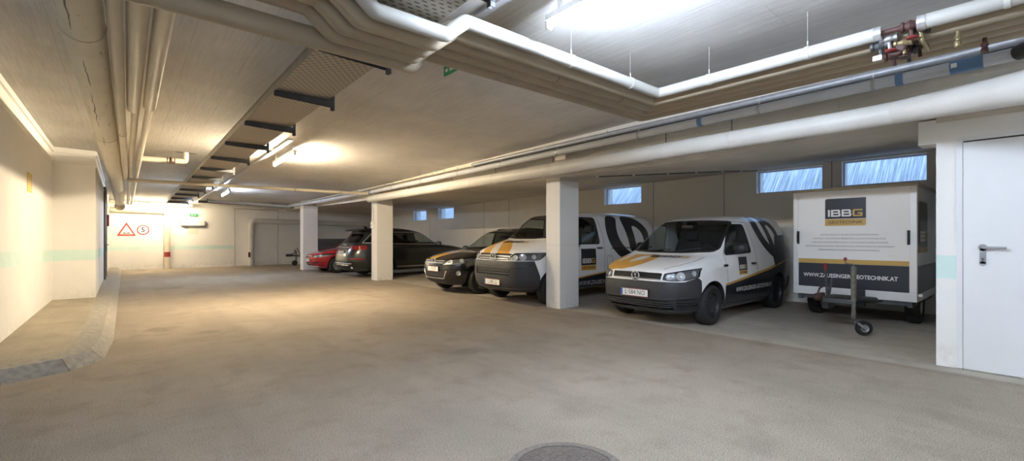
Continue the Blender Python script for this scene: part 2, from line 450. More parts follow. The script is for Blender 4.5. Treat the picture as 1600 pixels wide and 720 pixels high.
# room block on the right with the steel door
m = MB()
for (z0, z1, k) in ((0, .95, 0), (.95, 1.20, 1), (1.20, 2.64, 0), (2.64, 3.8, 2)):
    m.mat(k); y0 = .772
    if k == 1:
        m.poly([(XD, .56, z0), (XD, y0, z0), (XD, y0, z1), (XD, .56, z1)]); m.mat(0)
        m.poly([(XD, YB, z0), (XD, .56, z0), (XD, .56, z1), (XD, YB, z1)])
        m.mat(1).poly([(XD, y0, z0), (XR, y0, z0), (XR, y0, z1), (XD, y0, z1)])
    else:
        m.poly([(XD, YB, z0), (XD, y0, z0), (XD, y0, z1), (XD, YB, z1)]); m.poly([(XD, y0, z0), (XR, y0, z0), (XR, y0, z1), (XD, y0, z1)])
m.mat(0).box((XD, .772, 2.42), (7.05, .92, 2.68))
structure(m.build('wall_door', [MT['white'], MT['teal'], MT['bayceil']]), 'white wall around the steel door with a short teal band', 'wall')
m = MB()                                            # wall behind the photographer
m.poly([(-4.7, YB, 0), (XR+.2, YB, 0), (XR+.2, YB, T+.3), (-4.7, YB, T+.3)]); m.poly([(-4.7, YB-.2, 0), (XR+.2, YB-.2, 0), (XR+.2, YB-.2, T+.3), (-4.7, YB-.2, T+.3)])
structure(m.build('wall_front', MT['white']), 'white wall closing the garage behind the viewpoint', 'wall')

# steel door: leaf, frame gap, lever handle
DY1, DY0, DZ = .56, -.62, 2.395
d = structure(MB().box((XD-.018, DY0, .012), (XD, DY1, DZ)).build('door_1', MT['doorp']), 'white steel door with a grey lever handle', 'door')
m = MB()
m.box((XD-.012, DY1+.004, .01), (XD, DY1+.05, DZ+.06)); m.box((XD-.012, DY0-.05, .01), (XD, DY0-.004, DZ+.06)); m.box((XD-.012, DY0, DZ+.018), (XD, DY1, DZ+.06))
m.mat(1); m.box((XD-.002, DY0, DZ), (XD+.002, DY1, DZ+.016)); m.box((XD-.002, DY1, 0), (XD+.002, DY1+.005, DZ+.01))
m.build('door_frame', [MT['doorp'], MT['dark']], d)
m = MB().mat(0, True)
hy, hz_ = .415, 1.29
m.lathe([(.035, XD-.030), (.035, XD-.018)], (0, hy, hz_), 'x', 20)
m.box((XD-.030, hy-.024, hz_-.17), (XD-.018, hy+.024, hz_), bev=.004)
m.lathe([(.024, XD-.030), (.024, XD-.018)], (0, hy, hz_-.165), 'x', 16)
m.tube([(XD-.02, hy, hz_), (XD-.075, hy, hz_), (XD-.075, hy-.17, hz_)], .012, 10, .02)
m.mat(1); m.lathe([(.009, XD-.033), (.009, XD-.029)], (0, hy, hz_-.115), 'x', 12); m.box((XD-.033, hy-.004, hz_-.14), (XD-.029, hy+.004, hz_-.115))
m.build('handle', [M('handle_grey', (.33, .34, .35), .4, .3), MT['dsteel']], d, sharp=40)['label'] = 'grey lever handle on a backplate with keyhole'
m = MB(); m.box((XD-.020, -.02, 1.72), (XD-.018, .11, 1.78)); m.build('label_plate', MT['wmetal'], d)
# far left door, seen edge-on
m = MB(); m.box((XJ, 18.3, .1), (XJ+.05, 18.42, 2.9)); m.box((XJ, 19.5, .1), (XJ+.05, 19.62, 2.9)); m.box((XJ, 18.42, 2.78), (XJ+.05, 19.5, 2.9))
d2 = structure(m.build('door_2', MT['dsteel']), 'door seen edge-on in the far left wall', 'door')
MB().box((XJ, 18.42, .1), (XJ+.03, 19.5, 2.78)).build('door_leaf', MT['doorp'], d2)
m = MB().mat(0, True).tube([(XJ+.03, 19.4, 1.15), (XJ+.09, 19.4, 1.15), (XJ+.09, 19.25, 1.15)], .013, 8, .02); m.box((XJ+.028, 19.37, .98), (XJ+.04, 19.43, 1.2)); m.build('handle', MT['dsteel'], d2)
tag(MB().box((XJ, 19.75, 1.75), (XJ+.10, 19.9, 2.12), bev=.008).build('call_point', MT['red']), 'red box on the far left wall beside the edge-on door', 'alarm box')

# pillars
PIL = [(6.43, 6.10, 'white square pillar in front of the white transporter'), (6.16, 13.86, 'white square pillar beside the rear of the black estate car'), (5.76, 20.3, 'white square pillar behind the red hatchback')]
for (px, py, lab), (dx, dy) in zip(PIL, ((.55, .38), (.55, .42), (.60, .42))):
    m = MB(); zt = zmain(px, py) if px < 6.3 else 0
    m.mat(0).box((px, py, 0), (px+dx, py+dy, 2.50 if py < 10 else 2.60), bev=.012)
    m.mat(1).box((px, py, 2.50 if py < 10 else 2.60), (px+dx, py+dy, zbay(px+dx, py)+.1 if py < 18 else 3.3))
    m.mat(2).box((px-.001, py+.02, 1.235), (px+dx+.001, py+dy+.001, 1.242)); m.box((px+.02, py-.001, 1.235), (px+dx, py+.02, 1.242))
    structure(m.build('pillar', [MT['pillarp'], MT['bayceil'], M('pillar_line', (.62, .61, .59), .8)]), lab, 'pillar')

sb = empty('switch_box', (6.14, 14.12, 1.78)); MB().box((-.05, -.06, -.10), (.018, .06, .10), bev=.008).build('housing', MT['wmetal'], sb)
MB().mat(0, True).tube([(.0, 0, .10), (.0, 0, .72)], .014, 8).build('conduit', MT['wmetal'], sb)
MB().box((-.056, -.03, -.03), (-.05, .03, .04), bev=.002).build('rocker', MT['jgrey'] if 'jgrey' in MT else MT['wmetal'], sb)
tag(sb, 'small white switch box with a conduit on the aisle side of the second pillar', 'switch box')

# raised walkway and kerb on the left
KB = [(-4.55, 6.05), (-1.7, 6.18), (-.88, 6.40), (-.42, 6.60), (-.17, 7.0), (-.10, 8.2), (-.09, 14.), (-.06, 22.), (-.06, YF)]
def inset(path, d):
    out = []
    for i, p in enumerate(path):
        a = Vector(path[max(i-1, 0)]); b = Vector(path[min(i+1, len(path)-1)]); t = (b-a).normalized()
        out.append((p[0]-t.y*d, p[1]+t.x*d))
    return out
KT, KI = inset(KB, .11), inset(KB, .33)
m = MB(); H = .125
for i in range(len(KB)-1):
    L_ = (Vector(KB[i+1])-Vector(KB[i])).length; n = max(1, round(L_/.8))
    for k in range(n):
        f0, f1 = k/n, (k+1)/n
        lp = lambda P, f: Vector(P[i])*(1-f)+Vector(P[i+1])*f
        g = .008/L_*.5
        A = [lp(P, f0+g) for P in (KB, KT, KI)]; B = [lp(P, f1-g) for P in (KB, KT, KI)]
        hh = (0, H, H)
        va = [m.bm.verts.new((*p, h)) for p, h in zip(A, hh)]+[m.bm.verts.new((*A[2], 0))]
        vb = [m.bm.verts.new((*p, h)) for p, h in zip(B, hh)]+[m.bm.verts.new((*B[2], 0))]
        m.mat(0)
        for q in range(3): m.face([va[q], vb[q], vb[q+1], va[q+1]])
        m.face(va[::-1]); m.face(vb)
structure(m.build('kerb', MT['kerb']), 'worn kerb stones bending around the raised walkway', 'kerb')
m = MB()
W = [(-4.55, 8), (-4.55, KI[0][1])]+KI[1:]+[(XJ-.8, YF)]
top = [m.bm.verts.new((x, y, H-.006)) for x, y in [(-4.58, YF)]+[(-4.58, KI[0][1])]+KI]
m.face(top)
structure(m.build('floor_walkway', MT['walk']), 'dusty raised walkway along the left wall', 'walkway')

# round cover in the floor in front of the viewpoint
cv = empty('manhole_cover', (2.02, 1.86, 0))
m = MB().mat(0, True); m.lathe([(.31, .004), (.31, .010), (.36, .010), (.362, .0)], seg=48, cap=False); m.build('ring', MT['coverring'], cv, sharp=40)
m = MB(); m.lathe([(.308, 0), (.308, .008)], seg=48)
for i in range(-5, 6):
    for j in range(-5, 6):
        if math.hypot(i, j)*.052 < .27: m.box((i*.052-.016, j*.052-.016, .008), (i*.052+.016, j*.052+.016, .0095))
m.build('lid', MT['cover'], cv)
tag(cv, 'dark round iron cover set in the asphalt at the bottom edge', 'manhole cover')

# hillside outside the windows, lit by the sky
m = MB()
n = 30
for i in range(n):
    y0, y1 = -2+i*30/n, -2+(i+1)*30/n
    P = [(11.9, 1.9), (12.6, 2.5), (13.6, 3.6), (15, 5.6)]
    for a, b in zip(P, P[1:]): m.poly([(a[0], y0, a[1]), (a[0], y1, a[1]), (b[0], y1, b[1]), (b[0], y0, b[1])])
mm, N, L, B = new_mat('hillside_growth')
v = mapping(N, L, (.4, 15, .4))
L.new(ramp(N, L, noise(N, L, v, 2.2, 8, .75), [(.32, (.16, .21, .20)), (.48, (.36, .43, .44)), (.66, (.80, .85, .95))]), B.inputs['Base Color']); B.inputs['Roughness'].default_value = .9
structure(m.build('hill', mm), 'overgrown slope outside the windows', 'hillside')

# ------------------------------------------------------------------ lamps
COOL, WARM = (.70, .82, 1.0), (1.0, .82, .56)
TUBES = {}
def tube_mat(col, s):
    k = (col, s)
    if k not in TUBES: TUBES[k] = emis('fluorescent_tube', col, s)
    return TUBES[k]
def lamp(loc, rz, length, col, s, label, drop=.05, tilt=0.):
    r = empty('ceiling_lamp', loc, rz); r.rotation_euler.x = tilt
    h = length/2
    m = MB(); m.box((-.035, -h, -.05), (.035, h, 0), bev=.006)
    for y in (-h+.12, h-.16): m.box((-.012, y, 0), (.012, y+.04, drop))
    m.build('housing', MT['wmetal'], r)
    for y in (-h-.012, h-.022): MB().mat(0, True).box((-.026, y, -.115), (.026, y+.034, -.03), bev=.008).build('lamp_holder', MT['wmetal'], r)
    m = MB().mat(0, True); m.lathe([(.019, -h+.02), (.019, h-.02)], (0, 0, -.085), 'y', 14); m.build('tube', tube_mat(col, s), r)
    tag(r, label, 'lamp', 'fluorescent batten lamps on the ceiling'); return r
TL = math.atan(-.022)
SW, SCo = 88., 50.
def lampY(x, y, col, s, label, L_=1.5): return lamp((x, y, zmain(x, y)-.11), 0, L_, col, s, label, .11, TL)
lamp((2.60, 1.80, zmain(2.6, 1.8)-.21), 0, 1.6, COOL, 80., 'bare fluorescent lamp at the top edge above the bundle of pipes', .21, TL)
lampY(2.57, 10.4, WARM, SW*1.75, 'lit fluorescent lamp right of the perforated cable tray, over mid aisle', 1.6)
lampY(2.62, 17.9, COOL, SCo, 'smaller distant lit lamp right of the far end of the cable tray')
lamp((1.25, 24.3, 2.86), PI/2, 2.0, WARM, SW*.48, 'long lit lamp across the aisle above the far end wall', .08)
lampY(2.6, -5.6, COOL, 42., 'added fluorescent lamp behind the viewpoint, continuing the lamp row')  # unseen lamp, added at the row's spacing to light door wall and near floor
for x_, y_, n_ in ((-1.9, -2.2, 'added fill lamp behind the viewpoint on the left'), (4.9, -2.6, 'added fill lamp behind the viewpoint in front of the steel door')):
    lampY(x_, y_, COOL, 42., n_)  # both lamps are unseen, added as fill light for the foreground
# flat trunking strip that feeds the lamps
m = MB()
def zstrip(m, x0, x1, y0, y1, t):
    P = [(x, y) for x, y in ((x0, y0), (x1, y0), (x1, y1), (x0, y1))]
    v = [m.bm.verts.new((x, y, zmain(x, y)-t)) for x, y in P]+[m.bm.verts.new((x, y, zmain(x, y)-.001)) for x, y in P]
    for q in ((3,2,1,0),(4,5,6,7),(0,1,5,4),(1,2,6,5),(2,3,7,6),(3,0,4,7)): m.face([v[i] for i in q])
zstrip(m, 2.36, 2.43, -7, 3.4, .035)
t = m.build('cable_trunking', MT['jgrey']); tag(t, 'flat grey trunking strip on the ceiling beside the nearest lamp', 'trunking')
m = MB(); zstrip(m, 2.36, 2.43, 9.2, 24.3, .035)
t = m.build('cable_trunking', MT['jgrey']); tag(t, 'flat grey trunking strip on the ceiling from the mid-aisle lamp to the far end', 'trunking')
m = MB(); m.tube([(1.7, 2.62, zmain(1.7, 2.62)-.02), (2.37, 2.62, zmain(2.37, 2.62)-.02)], .012, 8)
tag(m.build('conduit', MT['jgrey']), 'thin conduit on the ceiling running to the nearest lamp', 'conduit')
m = MB(); m.tube([(1.6, 10.35, zmain(1.6, 10.35)-.02), (2.37, 10.35, zmain(2.37, 10.35)-.02)], .012, 8)
tag(m.build('conduit', MT['dsteel']), 'thin dark conduit from the cable tray to the mid-aisle lamp', 'conduit')

# daylight
w = bpy.data.worlds.new('daylight'); SC.world = w; w.use_nodes = True
bg = w.node_tree.nodes['Background']
sky = w.node_tree.nodes.new('ShaderNodeTexSky'); sky.sky_type = 'HOSEK_WILKIE'; sky.turbidity = 3.; sky.sun_direction = (-.6, -.3, .74)
mx = w.node_tree.nodes.new('ShaderNodeMix'); mx.data_type = 'RGBA'; mx.inputs[0].default_value = .65
w.node_tree.links.new(sky.outputs[0], mx.inputs[6]); mx.inputs[7].default_value = (.66, .77, 1., 1)
w.node_tree.links.new(mx.outputs[2], bg.inputs['Color']); bg.inputs['Strength'].default_value = .6

# ------------------------------------------------------------------ cable tray on cantilever brackets
def ztray(y): return 2.955-.0165*(y-3.5)
tr = empty('cable_tray', (1.46, -2., ztray(-2)))
TX0, TX1, TY0, TY1 = 1.205, 1.74, -2., 21.2
def rel(o, p): return (p[0]-o.location.x, p[1]-o.location.y, p[2]-o.location.z)
m = MB()
def ribbon(m, x0, x1, y0, y1, dz0, dz1, zf, o):
    P = [(x0, y0, zf(y0)+dz0), (x1, y0, zf(y0)+dz0), (x1, y1, zf(y1)+dz0), (x0, y1, zf(y1)+dz0)]
    Q = [(a, b, c+dz1-dz0) for a, b, c in P]
    v = [m.bm.verts.new(rel(o, p)) for p in P+Q]
    for q in ((3,2,1,0),(4,5,6,7),(0,1,5,4),(1,2,6,5),(2,3,7,6),(3,0,4,7)): m.face([v[i] for i in q])
ribbon(m, TX0, TX1, TY0, TY1, 0, .004, ztray, tr)
m.build('tray_bottom', MT['tray'], tr)
m = MB()
for a, b in ((TX0-.003, TX0), (TX1, TX1+.003)): ribbon(m, a, b, TY0, TY1, 0, .085, ztray, tr)
for a, b in ((TX0-.012, TX0+.014), (TX1-.014, TX1+.012)): ribbon(m, a, b, TY0, TY1, .078, .085, ztray, tr)
m.build('side_rail', MT['traysteel'], tr)
def bracket(y, lit):
    zt = ztray(y); m = MB()
    pts = [(TX0-.01, zt-.004), (TX1+.06, zt-.004), (TX1+.06, zt-.075), (TX1-.02, zt-.072), (TX0-.01, zt-.052)]
    for dy in (-.024, .021):
        o = [(a-tr.location.x, b-tr.location.z) for a, b in pts]
        m.prism(o, 1, y+dy-tr.location.y, y+dy+.003-tr.location.y)
    m.box(rel(tr, (TX0-.01, y-.024, zt-.006)), rel(tr, (TX1+.06, y+.024, zt-.003)))
    b = m.build('bracket', MT['dsteel'], tr)
    m = MB(); zc = zmain(1.8, y)
    m.box(rel(tr, (TX1+.03, y-.02, zt-.11)), rel(tr, (TX1+.034, y+.02, zc))); m.box(rel(tr, (TX1+.034, y-.02, zt-.11)), rel(tr, (TX1+.065, y-.016, zc))); m.box(rel(tr, (TX1+.034, y+.016, zt-.11)), rel(tr, (TX1+.065, y+.02, zc)))
    m.build('hanger', MT['dsteel'], b)
for i, y in enumerate((2.3, 3.78, 5.2, 6.72, 8.22, 9.72, 11.2, 12.7, 14.2, 15.7, 17.2, 18.7, 20.2)): bracket(y, False)
tag(tr, 'long perforated steel cable tray on dark brackets under the ceiling', 'cable tray')

# ------------------------------------------------------------------ pipes
def pipe(name, pts, r, mt, label, cat='pipe', bend=.1, seg=16, clamps=(), rods=(), caps=None, cm='dsteel', rod_m='steel', group=None):
    m = MB().mat(0, True); m.tube(pts, r, seg, bend)
    o = m.build(name, MT[mt], None, sharp=50); tag(o, label, cat, group)
    P = [Vector(p) for p in pts]
    def along(seg_i, f): return P[seg_i]*(1-f)+P[seg_i+1]*f, (P[seg_i+1]-P[seg_i]).normalized()
    for (si, f) in clamps:
        c, t = along(si, f); m = MB().mat(0, True)
        m.tube([c-t*.016, c+t*.016], r+.006, seg)
        k = m.build('clamp', MT[cm], o, sharp=50)
        if rods:
            ztop = zmain(c.x, c.y) if c.x < 6.3 else zbay(c.x, c.y)
            MB().mat(0, True).tube([c+Vector((0, 0, r)), c+Vector((0, 0, r+min(.05, (ztop-c.z-r)*.5))), c+Vector((0, 0, r+min(.05, (ztop-c.z-r)*.5)+.001)), (c.x, c.y, ztop-.001)], lambda i: .0055 if i < 2 else .0018, 6).build('rod', MT['jwhite'], k)
    return o
# four runs along the left wall
zl = lambda y: 3.065-.0165*y
y0 = 3.56
def Yrun(x, ya, yb, dz=0.): return [(x[0], ya, zl(ya)+dz), (x[1], yb, zl(yb)+dz)]
pipe('insulated_pipe', [(-.25, y0, zl(y0)+.03), (-.14, 13.5, zl(13.5)+.0), (-.10, 22.6, zl(22.6)+.02)], .135, 'jcrack', 'thickest cream insulated pipe with a cracked jacket, beside the left wall', seg=28, bend=.05, clamps=((0, .12), (0, .55), (1, .4)), rods=1, cm='jcream')
pipe('insulated_pipe', [(-.055, y0, zl(y0)-.03), (.035, 13.6, zl(13.6)-.06), (.035, 13.75, zl(13.6)-.09)], .045, 'jcream', 'thin cream pipe right beside the thickest cracked pipe', seg=20, clamps=((0, .5),), rods=1, cm='jcream')
pipe('insulated_pipe', [(.075, y0, zl(y0)), (.09, 7.1, zl(7.1)), (.11, 7.12, zl(7.12)), (.135, 23.2, zl(23.2))], lambda i: .068 if i < 2 else .042, 'jcream', 'cream pipe narrowing halfway, third from the left wall', seg=20, bend=0)
pipe('insulated_pipe', [(.22, y0, zl(y0)), (.235, 6.9, zl(6.9)), (.235, 6.92, zl(6.92)), (.235, 23.2, zl(23.2))], lambda i: .062 if i < 2 else .038, 'jcream', 'cream pipe with a bright lit edge, rightmost of the four left runs', seg=20, bend=0)
for x_, lb in ((-.10, 'round end cap of the thickest left pipe at the far end'),):
    m = MB().mat(0, True); m.lathe([(.0, 22.55), (.15, 22.6), (.16, 22.7), (.15, 22.85), (.0, 22.9)], (x_, 0, zl(22.6)-.13), 'y', 20, cap=False)
    m.build('end_cap', MT['cream'], [o for o in COL.objects if o.name == 'insulated_pipe'][0])['label'] = 'round cream end cap'
pipe('branch_pipe', [(.27, 12.0, 3.0), (1.02, 12.0, 3.02), (1.02, 12.0, zmain(1.02, 12)-.001)], .055, 'cream', 'short cream branch pipe with a brass valve from the left runs up to the ceiling', bend=.05)
# splits in the jacket of the thickest run
big = [o for o in COL.objects if o.name == 'insulated_pipe'][0]
rnd = random.Random(3)
for (ya, yb) in ((3.62, 4.55), (5.2, 6.0), (6.25, 7.9), (8.6, 9.3)):
    m = MB(); n = int((yb-ya)/.07); pr = None; a_ = math.radians(-104+rnd.uniform(-4, 4))
    for k in range(n+1):
        y = ya+(yb-ya)*k/n; a_ += rnd.uniform(-.045, .045); wd = .0015+.0055*math.sin(PI*k/n)*rnd.uniform(.3, 1.)
        f = (y-y0)/(13.5-y0); cx_, cz_ = -.25+.11*f, zl(y0)+.03+(zl(13.5)-zl(y0)-.03)*f
        q = [m.bm.verts.new((cx_+.1365*math.cos(a_+s_*wd/.135), y, cz_+.1365*math.sin(a_+s_*wd/.135))) for s_ in (-1, 1)]
        if pr: m.face([pr[0], pr[1], q[1], q[0]])
        pr = q
    m.build('jacket_split', MT['dsteel'], big)['label'] = 'dark split in the jacket'
br = [o for o in COL.objects if o.name == 'branch_pipe'][0]
m = MB().mat(0, True); m.lathe([(.025, .62), (.045, .64), (.03, .67), (.055, .70), (.03, .74), (.045, .77), (.025, .79)], (.06, 12., 3.015), 'x', 14)
for v in m.bm.verts: v.co.y = 12+(v.co.y-12)*1.4; v.co.z = 3.015+(v.co.z-3.015)*1.4
m.tube([(.765, 12, 3.015), (.765, 11.88, 2.95)], .014, 8); m.box((.72, 11.865, 2.93), (.82, 11.88, 2.98))
m.build('valve', MT['maroon'], br, sharp=40)['label'] = 'rusty valve body with a stub handle'
m = MB(); m.box((.84, 11.97, zmain(1.0, 12)-.010), (1.22, 12.03, zmain(1.0, 12)-.003)); m.build('ceiling_plate', MT['dsteel'], br)
# cross pipe and the far runs
pipe('conduit_pipe', [(.035, 13.78, zl(13.6)-.125), (.20, 13.78, zl(13.6)-.125), (5.82, 13.78, 2.75)], .042, 'jcream', 'grey-cream pipe crossing the aisle below the ceiling at mid depth', clamps=((1, .3), (1, .62), (1, .85)), rods=1, cm='steel')
pipe('pipe_cross_run', [(-.42, 24.75, 2.85), (2.35, 24.75, 2.80)], .06, 'cream', 'cream pipe running across the far end under the far lamp', bend=.05, seg=14, clamps=((0, .6),), rods=1, cm='jwhite')
pipe('drop_pipe', [(-.42, 25.08, 2.55), (1.47, 25.08, 2.52), (1.47, 25.08, .0)], .105, 'cream', 'fat cream pipe on the end wall bending down to the floor beside the warning signs', bend=.22, seg=20)
dp = [o for o in COL.objects if o.name == 'drop_pipe'][0]
MB().mat(0, True).tube([(1.47, 25.08, .52), (1.47, 25.08, .74)], .112, 20).build('collar', MT['red'], dp, sharp=50)['label'] = 'red band around the pipe'
pipe('drop_pipe', [(10.7, 25.06, 2.10), (4.72, 25.06, 2.18), (4.72, 25.06, .0)], .13, 'jwhite', 'fat pipe on the end wall running behind the third pillar and down to the floor', bend=.25, seg=20)
dp2 = [o for o in COL.objects if o.name.startswith('drop_pipe') and o is not dp][0]
m = MB(); m.box((4.58, 24.90, .42), (4.66, 24.96, .66)); m.build('collar', MT['maroon'], dp2)['label'] = 'small rusty red tag on the pipe'
MB().mat(0, True).tube([(4.72, 25.06, .84), (4.72, 25.06, .87)], .137, 20).build('joint_ring', MT['jwhite'], dp2, sharp=50)
# small cable channel across the far ceiling
m = MB()
v = [(2.3, 22.2), (5.9, 22.2), (5.9, 22.32), (2.3, 22.32)]
a = [m.bm.verts.new((x, y, zmain(x, y)-.17)) for x, y in v]; b = [m.bm.verts.new((x, y, zmain(x, y)-.08)) for x, y in v]
for q in ((3,2,1,0),(4,5,6,7),(0,1,5,4),(1,2,6,5),(2,3,7,6),(3,0,4,7)): m.face([(a+b)[i] for i in q])
cc = m.build('cable_channel', MT['dsteel']); tag(cc, 'dark cable channel across the far ceiling left of the third pillar', 'cable channel')
for x in (2.6, 3.8, 5.0):
    MB().box((x, 22.25, zmain(x, 22)-.09), (x+.03, 22.27, zmain(x, 22)+.01)).build('hanger', MT['dsteel'], cc)

# bundle of five pipes: across the aisle, stepping under the cable tray, then along the bays
BY = [2.82, 2.98, 3.14, 3.30, 3.47]; BX = [4.56, 4.72, 4.88, 5.04, 5.21]; BR = [.054, .072, .072, .072, .076]
zh, zlw = 3.01, 2.865
xl = [1.237, 1.203, 1.155, 1.136, None]; xr = [1.775, 1.765, 1.765, 1.77, 1.84]
bl = ['white insulated pipe of the bundle, nearest the lamp, dipping under the cable tray', 'second pipe of the bundle counted from the white lit one', 'middle pipe of the five-pipe bundle',
      'fourth pipe of the bundle counted from the white lit one', 'outermost pipe of the bundle, running straight below the cable tray']
for k in range(5):
    y, x, r = BY[k], BX[k], BR[k]
    zz = zh if k == 0 else zh-.01
    if xl[k] is not None: left = [(-.05, y, zz), (xl[k]-.17, y, zz), (xl[k], y, zlw), (xr[k], y, zlw), (xr[k]+.17, y, zz)]
    else: left = [(-.05, y, zlw-.01), (xr[k], y, zlw-.01), (xr[k]+.10, y, zz)]
    if k == 0: pts = left+[(x, y, zz), (x, .86, zz)]
    else: pts = left+[(x, y, zz), (x, -1.2, zz)]
    o = pipe('insulated_pipe', pts, r, 'jdull' if k == 0 else 'jtan', bl[k], bend=.055, seg=18, clamps=((len(left)-1, .45), (len(left)-1, .8), (len(left), .3), (len(left), .75)) if k in (0, 2) else (), rods=k in (0,), cm='jdull' if k == 0 else 'jtan')
    if k == 0:
        MB().mat(0, True).tube([(x, .885, zz), (x, .835, zz)], r+.004, 20).build('end_collar', MT['chrome'], o, sharp=40)['label'] = 'shiny metal end collar'
o = pipe('insulated_pipe', [(BX[0], .62, zh), (BX[0], -1.2, zh)], BR[0], 'jdull', 'white insulated pipe at the upper right beyond the red valves', bend=.1, seg=18, clamps=((0, .25), (0, .6)), rods=1, cm='jwhite')
MB().mat(0, True).tube([(BX[0], .625, zh), (BX[0], .575, zh)], BR[0]+.004, 20).build('end_collar', MT['chrome'], o, sharp=40)['label'] = 'shiny metal end collar'
# valve station in the gap of the insulation
vs = empty('valve_station', (BX[0], .74, zh))
def V(p): return (p[0]-vs.location.x, p[1]-vs.location.y, p[2]-vs.location.z)
m = MB().mat(0, True); m.tube([V((BX[0], .90, zh)), V((BX[0], .55, zh))], .02, 10); m.build('bare_pipe', MT['maroon'], vs, sharp=40)
for (x, y, z, mt_, s_) in ((BX[0], .665, zh, 'maroon', 1.), (BX[0]+.08, .72, zh-.09, 'brass', .9), (BX[0]+.17, .70, zh-.06, 'maroon', 1.), (BX[0]+.03, .80, zh-.05, 'steel', .8), (BX[0]+.26, .72, zh-.11, 'dsteel', 1.), (BX[0]+.10, .62, zh-.02, 'dsteel', 1.1), (BX[0]+.20, .80, zh-.13, 'maroon', 1.1), (BX[0]+.32, .66, zh-.07, 'maroon', .9), (BX[0]+.05, .86, zh-.08, 'dsteel', .9)):
    m = MB().mat(0, True)
    m.lathe([(.022*s_, -.06), (.038*s_, -.055), (.038*s_, -.04), (.028*s_, -.03), (.042*s_, 0), (.028*s_, .03), (.038*s_, .04), (.038*s_, .055), (.022*s_, .06)], V((x, y, z)), 'y', 12)
    m.tube([V((x, y, z)), V((x, y-.01, z-.09))], .013, 8)
    b_ = m.build('valve', MT[mt_], vs, sharp=40)
    if (mt_ == 'maroon' and x < BX[0]+.01) or mt_ == 'steel':
        m = MB().mat(0, True); c_ = V((x, y-.012, z-.095))
        m.lathe([(.036, c_[2]-.006), (.040, c_[2]), (.036, c_[2]+.006)], (c_[0], c_[1], 0), 'z', 14); m.build('handwheel', MT['red'], b_, sharp=40)['label'] = 'red handwheel'
m = MB().mat(0, True)
m.lathe([(.05, -.07), (.062, -.06), (.062, .05), (.045, .065), (.03, .10)], V((BX[0]+.13, .76, zh-.12)), 'x', 16); m.box(V((BX[0]+.10, .69, zh-.19)), V((BX[0]+.20, .75, zh-.13)), bev=.006)
m.build('pump', MT['maroon'], vs, sharp=40)
m = MB(); m.box(V((BX[0]+.02, .84, zh-.20)), V((BX[0]+.05, .90, zh-.16)), bev=.004); m.build('tag_plate', MT['wmetal'], vs)
m = MB().mat(0, True)
for dx, dz in ((.16, -.01), (.30, -.02), (.22, -.05)): m.tube([V((BX[0]+dx, .98, zh+dz)), V((BX[0]+dx, .50, zh+dz))], .018, 8)
m.tube([V((BX[0]+.05, .62, zh-.02)), V((BX[0]+.05, .60, zh-.13)), V((BX[0]+.3, .60, zh-.13))], .014, 8, .03)
m.build('connecting_pipes', MT['brass'], vs, sharp=40)
tag(vs, 'cluster of red and brass valves in a gap of the white pipe, upper right', 'valve cluster')
for (y, x, lab) in ((.42, BX[1], 'small brass drain valve under the bundle, nearer the red valve cluster'), (.30, BX[3], 'small dark drain valve under the bundle, farther from the ceiling lamp')):
    m = MB().mat(0, True); m.lathe([(.012, -.14), (.022, -.13), (.022, -.10), (.014, -.09), (.026, -.075), (.014, -.05), (.014, .0)], (x, y, zh-.06), 'z', 10); m.tube([(x-.035, y, zh-.15), (x+.035, y, zh-.15)], .008, 6)
    tag(m.build('drain_valve', MT['brass' if x == BX[1] else 'maroon'], sharp=40), lab, 'valve')

# runs along the edge of the bays
pz = lambda y: 2.985-.0135*(y-1.2)
o = pipe('drain_pipe', [(5.50, -1.6, 3.0), (5.55, -.25, 3.0), (5.93, .18, pz(.2)), (5.95, .7, pz(.7)), (5.95, 13.9, pz(13.9)), (5.62, 22.0, 2.76), (2.6, 22.0, 2.86)], .056, 'jgrey', 'grey plastic drain pipe above the big white pipe along the bays', bend=.14, seg=18,
    clamps=((3, .035), (3, .12), (3, .25), (3, .38), (3, .5), (3, .62), (3, .75), (3, .88), (4, .1), (4, .5)), rods=1, cm='steel')
for f, mt_ in ((.95, 'blue'), (3.03, 'blue'), (13.86, 'blue')):
    m = MB().mat(0, True); m.tube([(5.95, f-.03, pz(f)), (5.95, f+.03, pz(f))], .063, 18); m.build('blue_coupling', MT[mt_], o, sharp=50)['label'] = 'blue pipe coupling'
m = MB().mat(0, True); m.tube([(5.942, .36, pz(.38)), (5.947, .58, pz(.55))], .064, 18); k = m.build('blue_coupling', MT['blue'], o, sharp=50); k['label'] = 'long blue pipe sleeve with a white tag'
MB().box((5.870, .53, pz(.55)-.02), (5.879, .57, pz(.55)+.02)).build('tag_plate', MT['wmetal'], k)
m = MB().mat(0, True); m.tube([(5.52, -.285, 3.0), (5.90, .15, 2.998)], .066, 18); m.build('rubber_sleeve', MT['dark'], o, sharp=50)
o = pipe('metal_pipe', [(5.62, -1.6, 3.14), (5.66, -.35, 3.145), (6.02, .15, 3.145), (6.10, .6, 3.145), (6.10, 8.5, 3.05)], .040, 'alu', 'metal-clad pipe between the bundle and the grey drain pipe', bend=.12, seg=16, clamps=((3, .1), (3, .3), (3, .52), (3, .74), (3, .95)), rods=1, cm='alu')
zc_ = lambda y: 3.07-.0125*(y-8)
o = pipe('conduit_pipe', [(6.12, 8.6, zc_(8.6)), (6.12, 13.75, zc_(13.75)), (5.64, 22., 2.83)], .018, 'cream', 'thin white conduit with many clips along the bay edge', seg=10,
    clamps=[(0, i/9) for i in range(1, 9)]+[(1, i/6) for i in range(1, 6)], rods=1, cm='steel')
o = pipe('conduit_pipe', [(6.18, 9.3, 2.93), (6.18, 14.0, 2.86)], .045, 'jcream', 'short cream pipe between the thin conduit and the big white pipe', seg=14, clamps=((0, .3), (0, .7)), rods=1, cm='jcream')
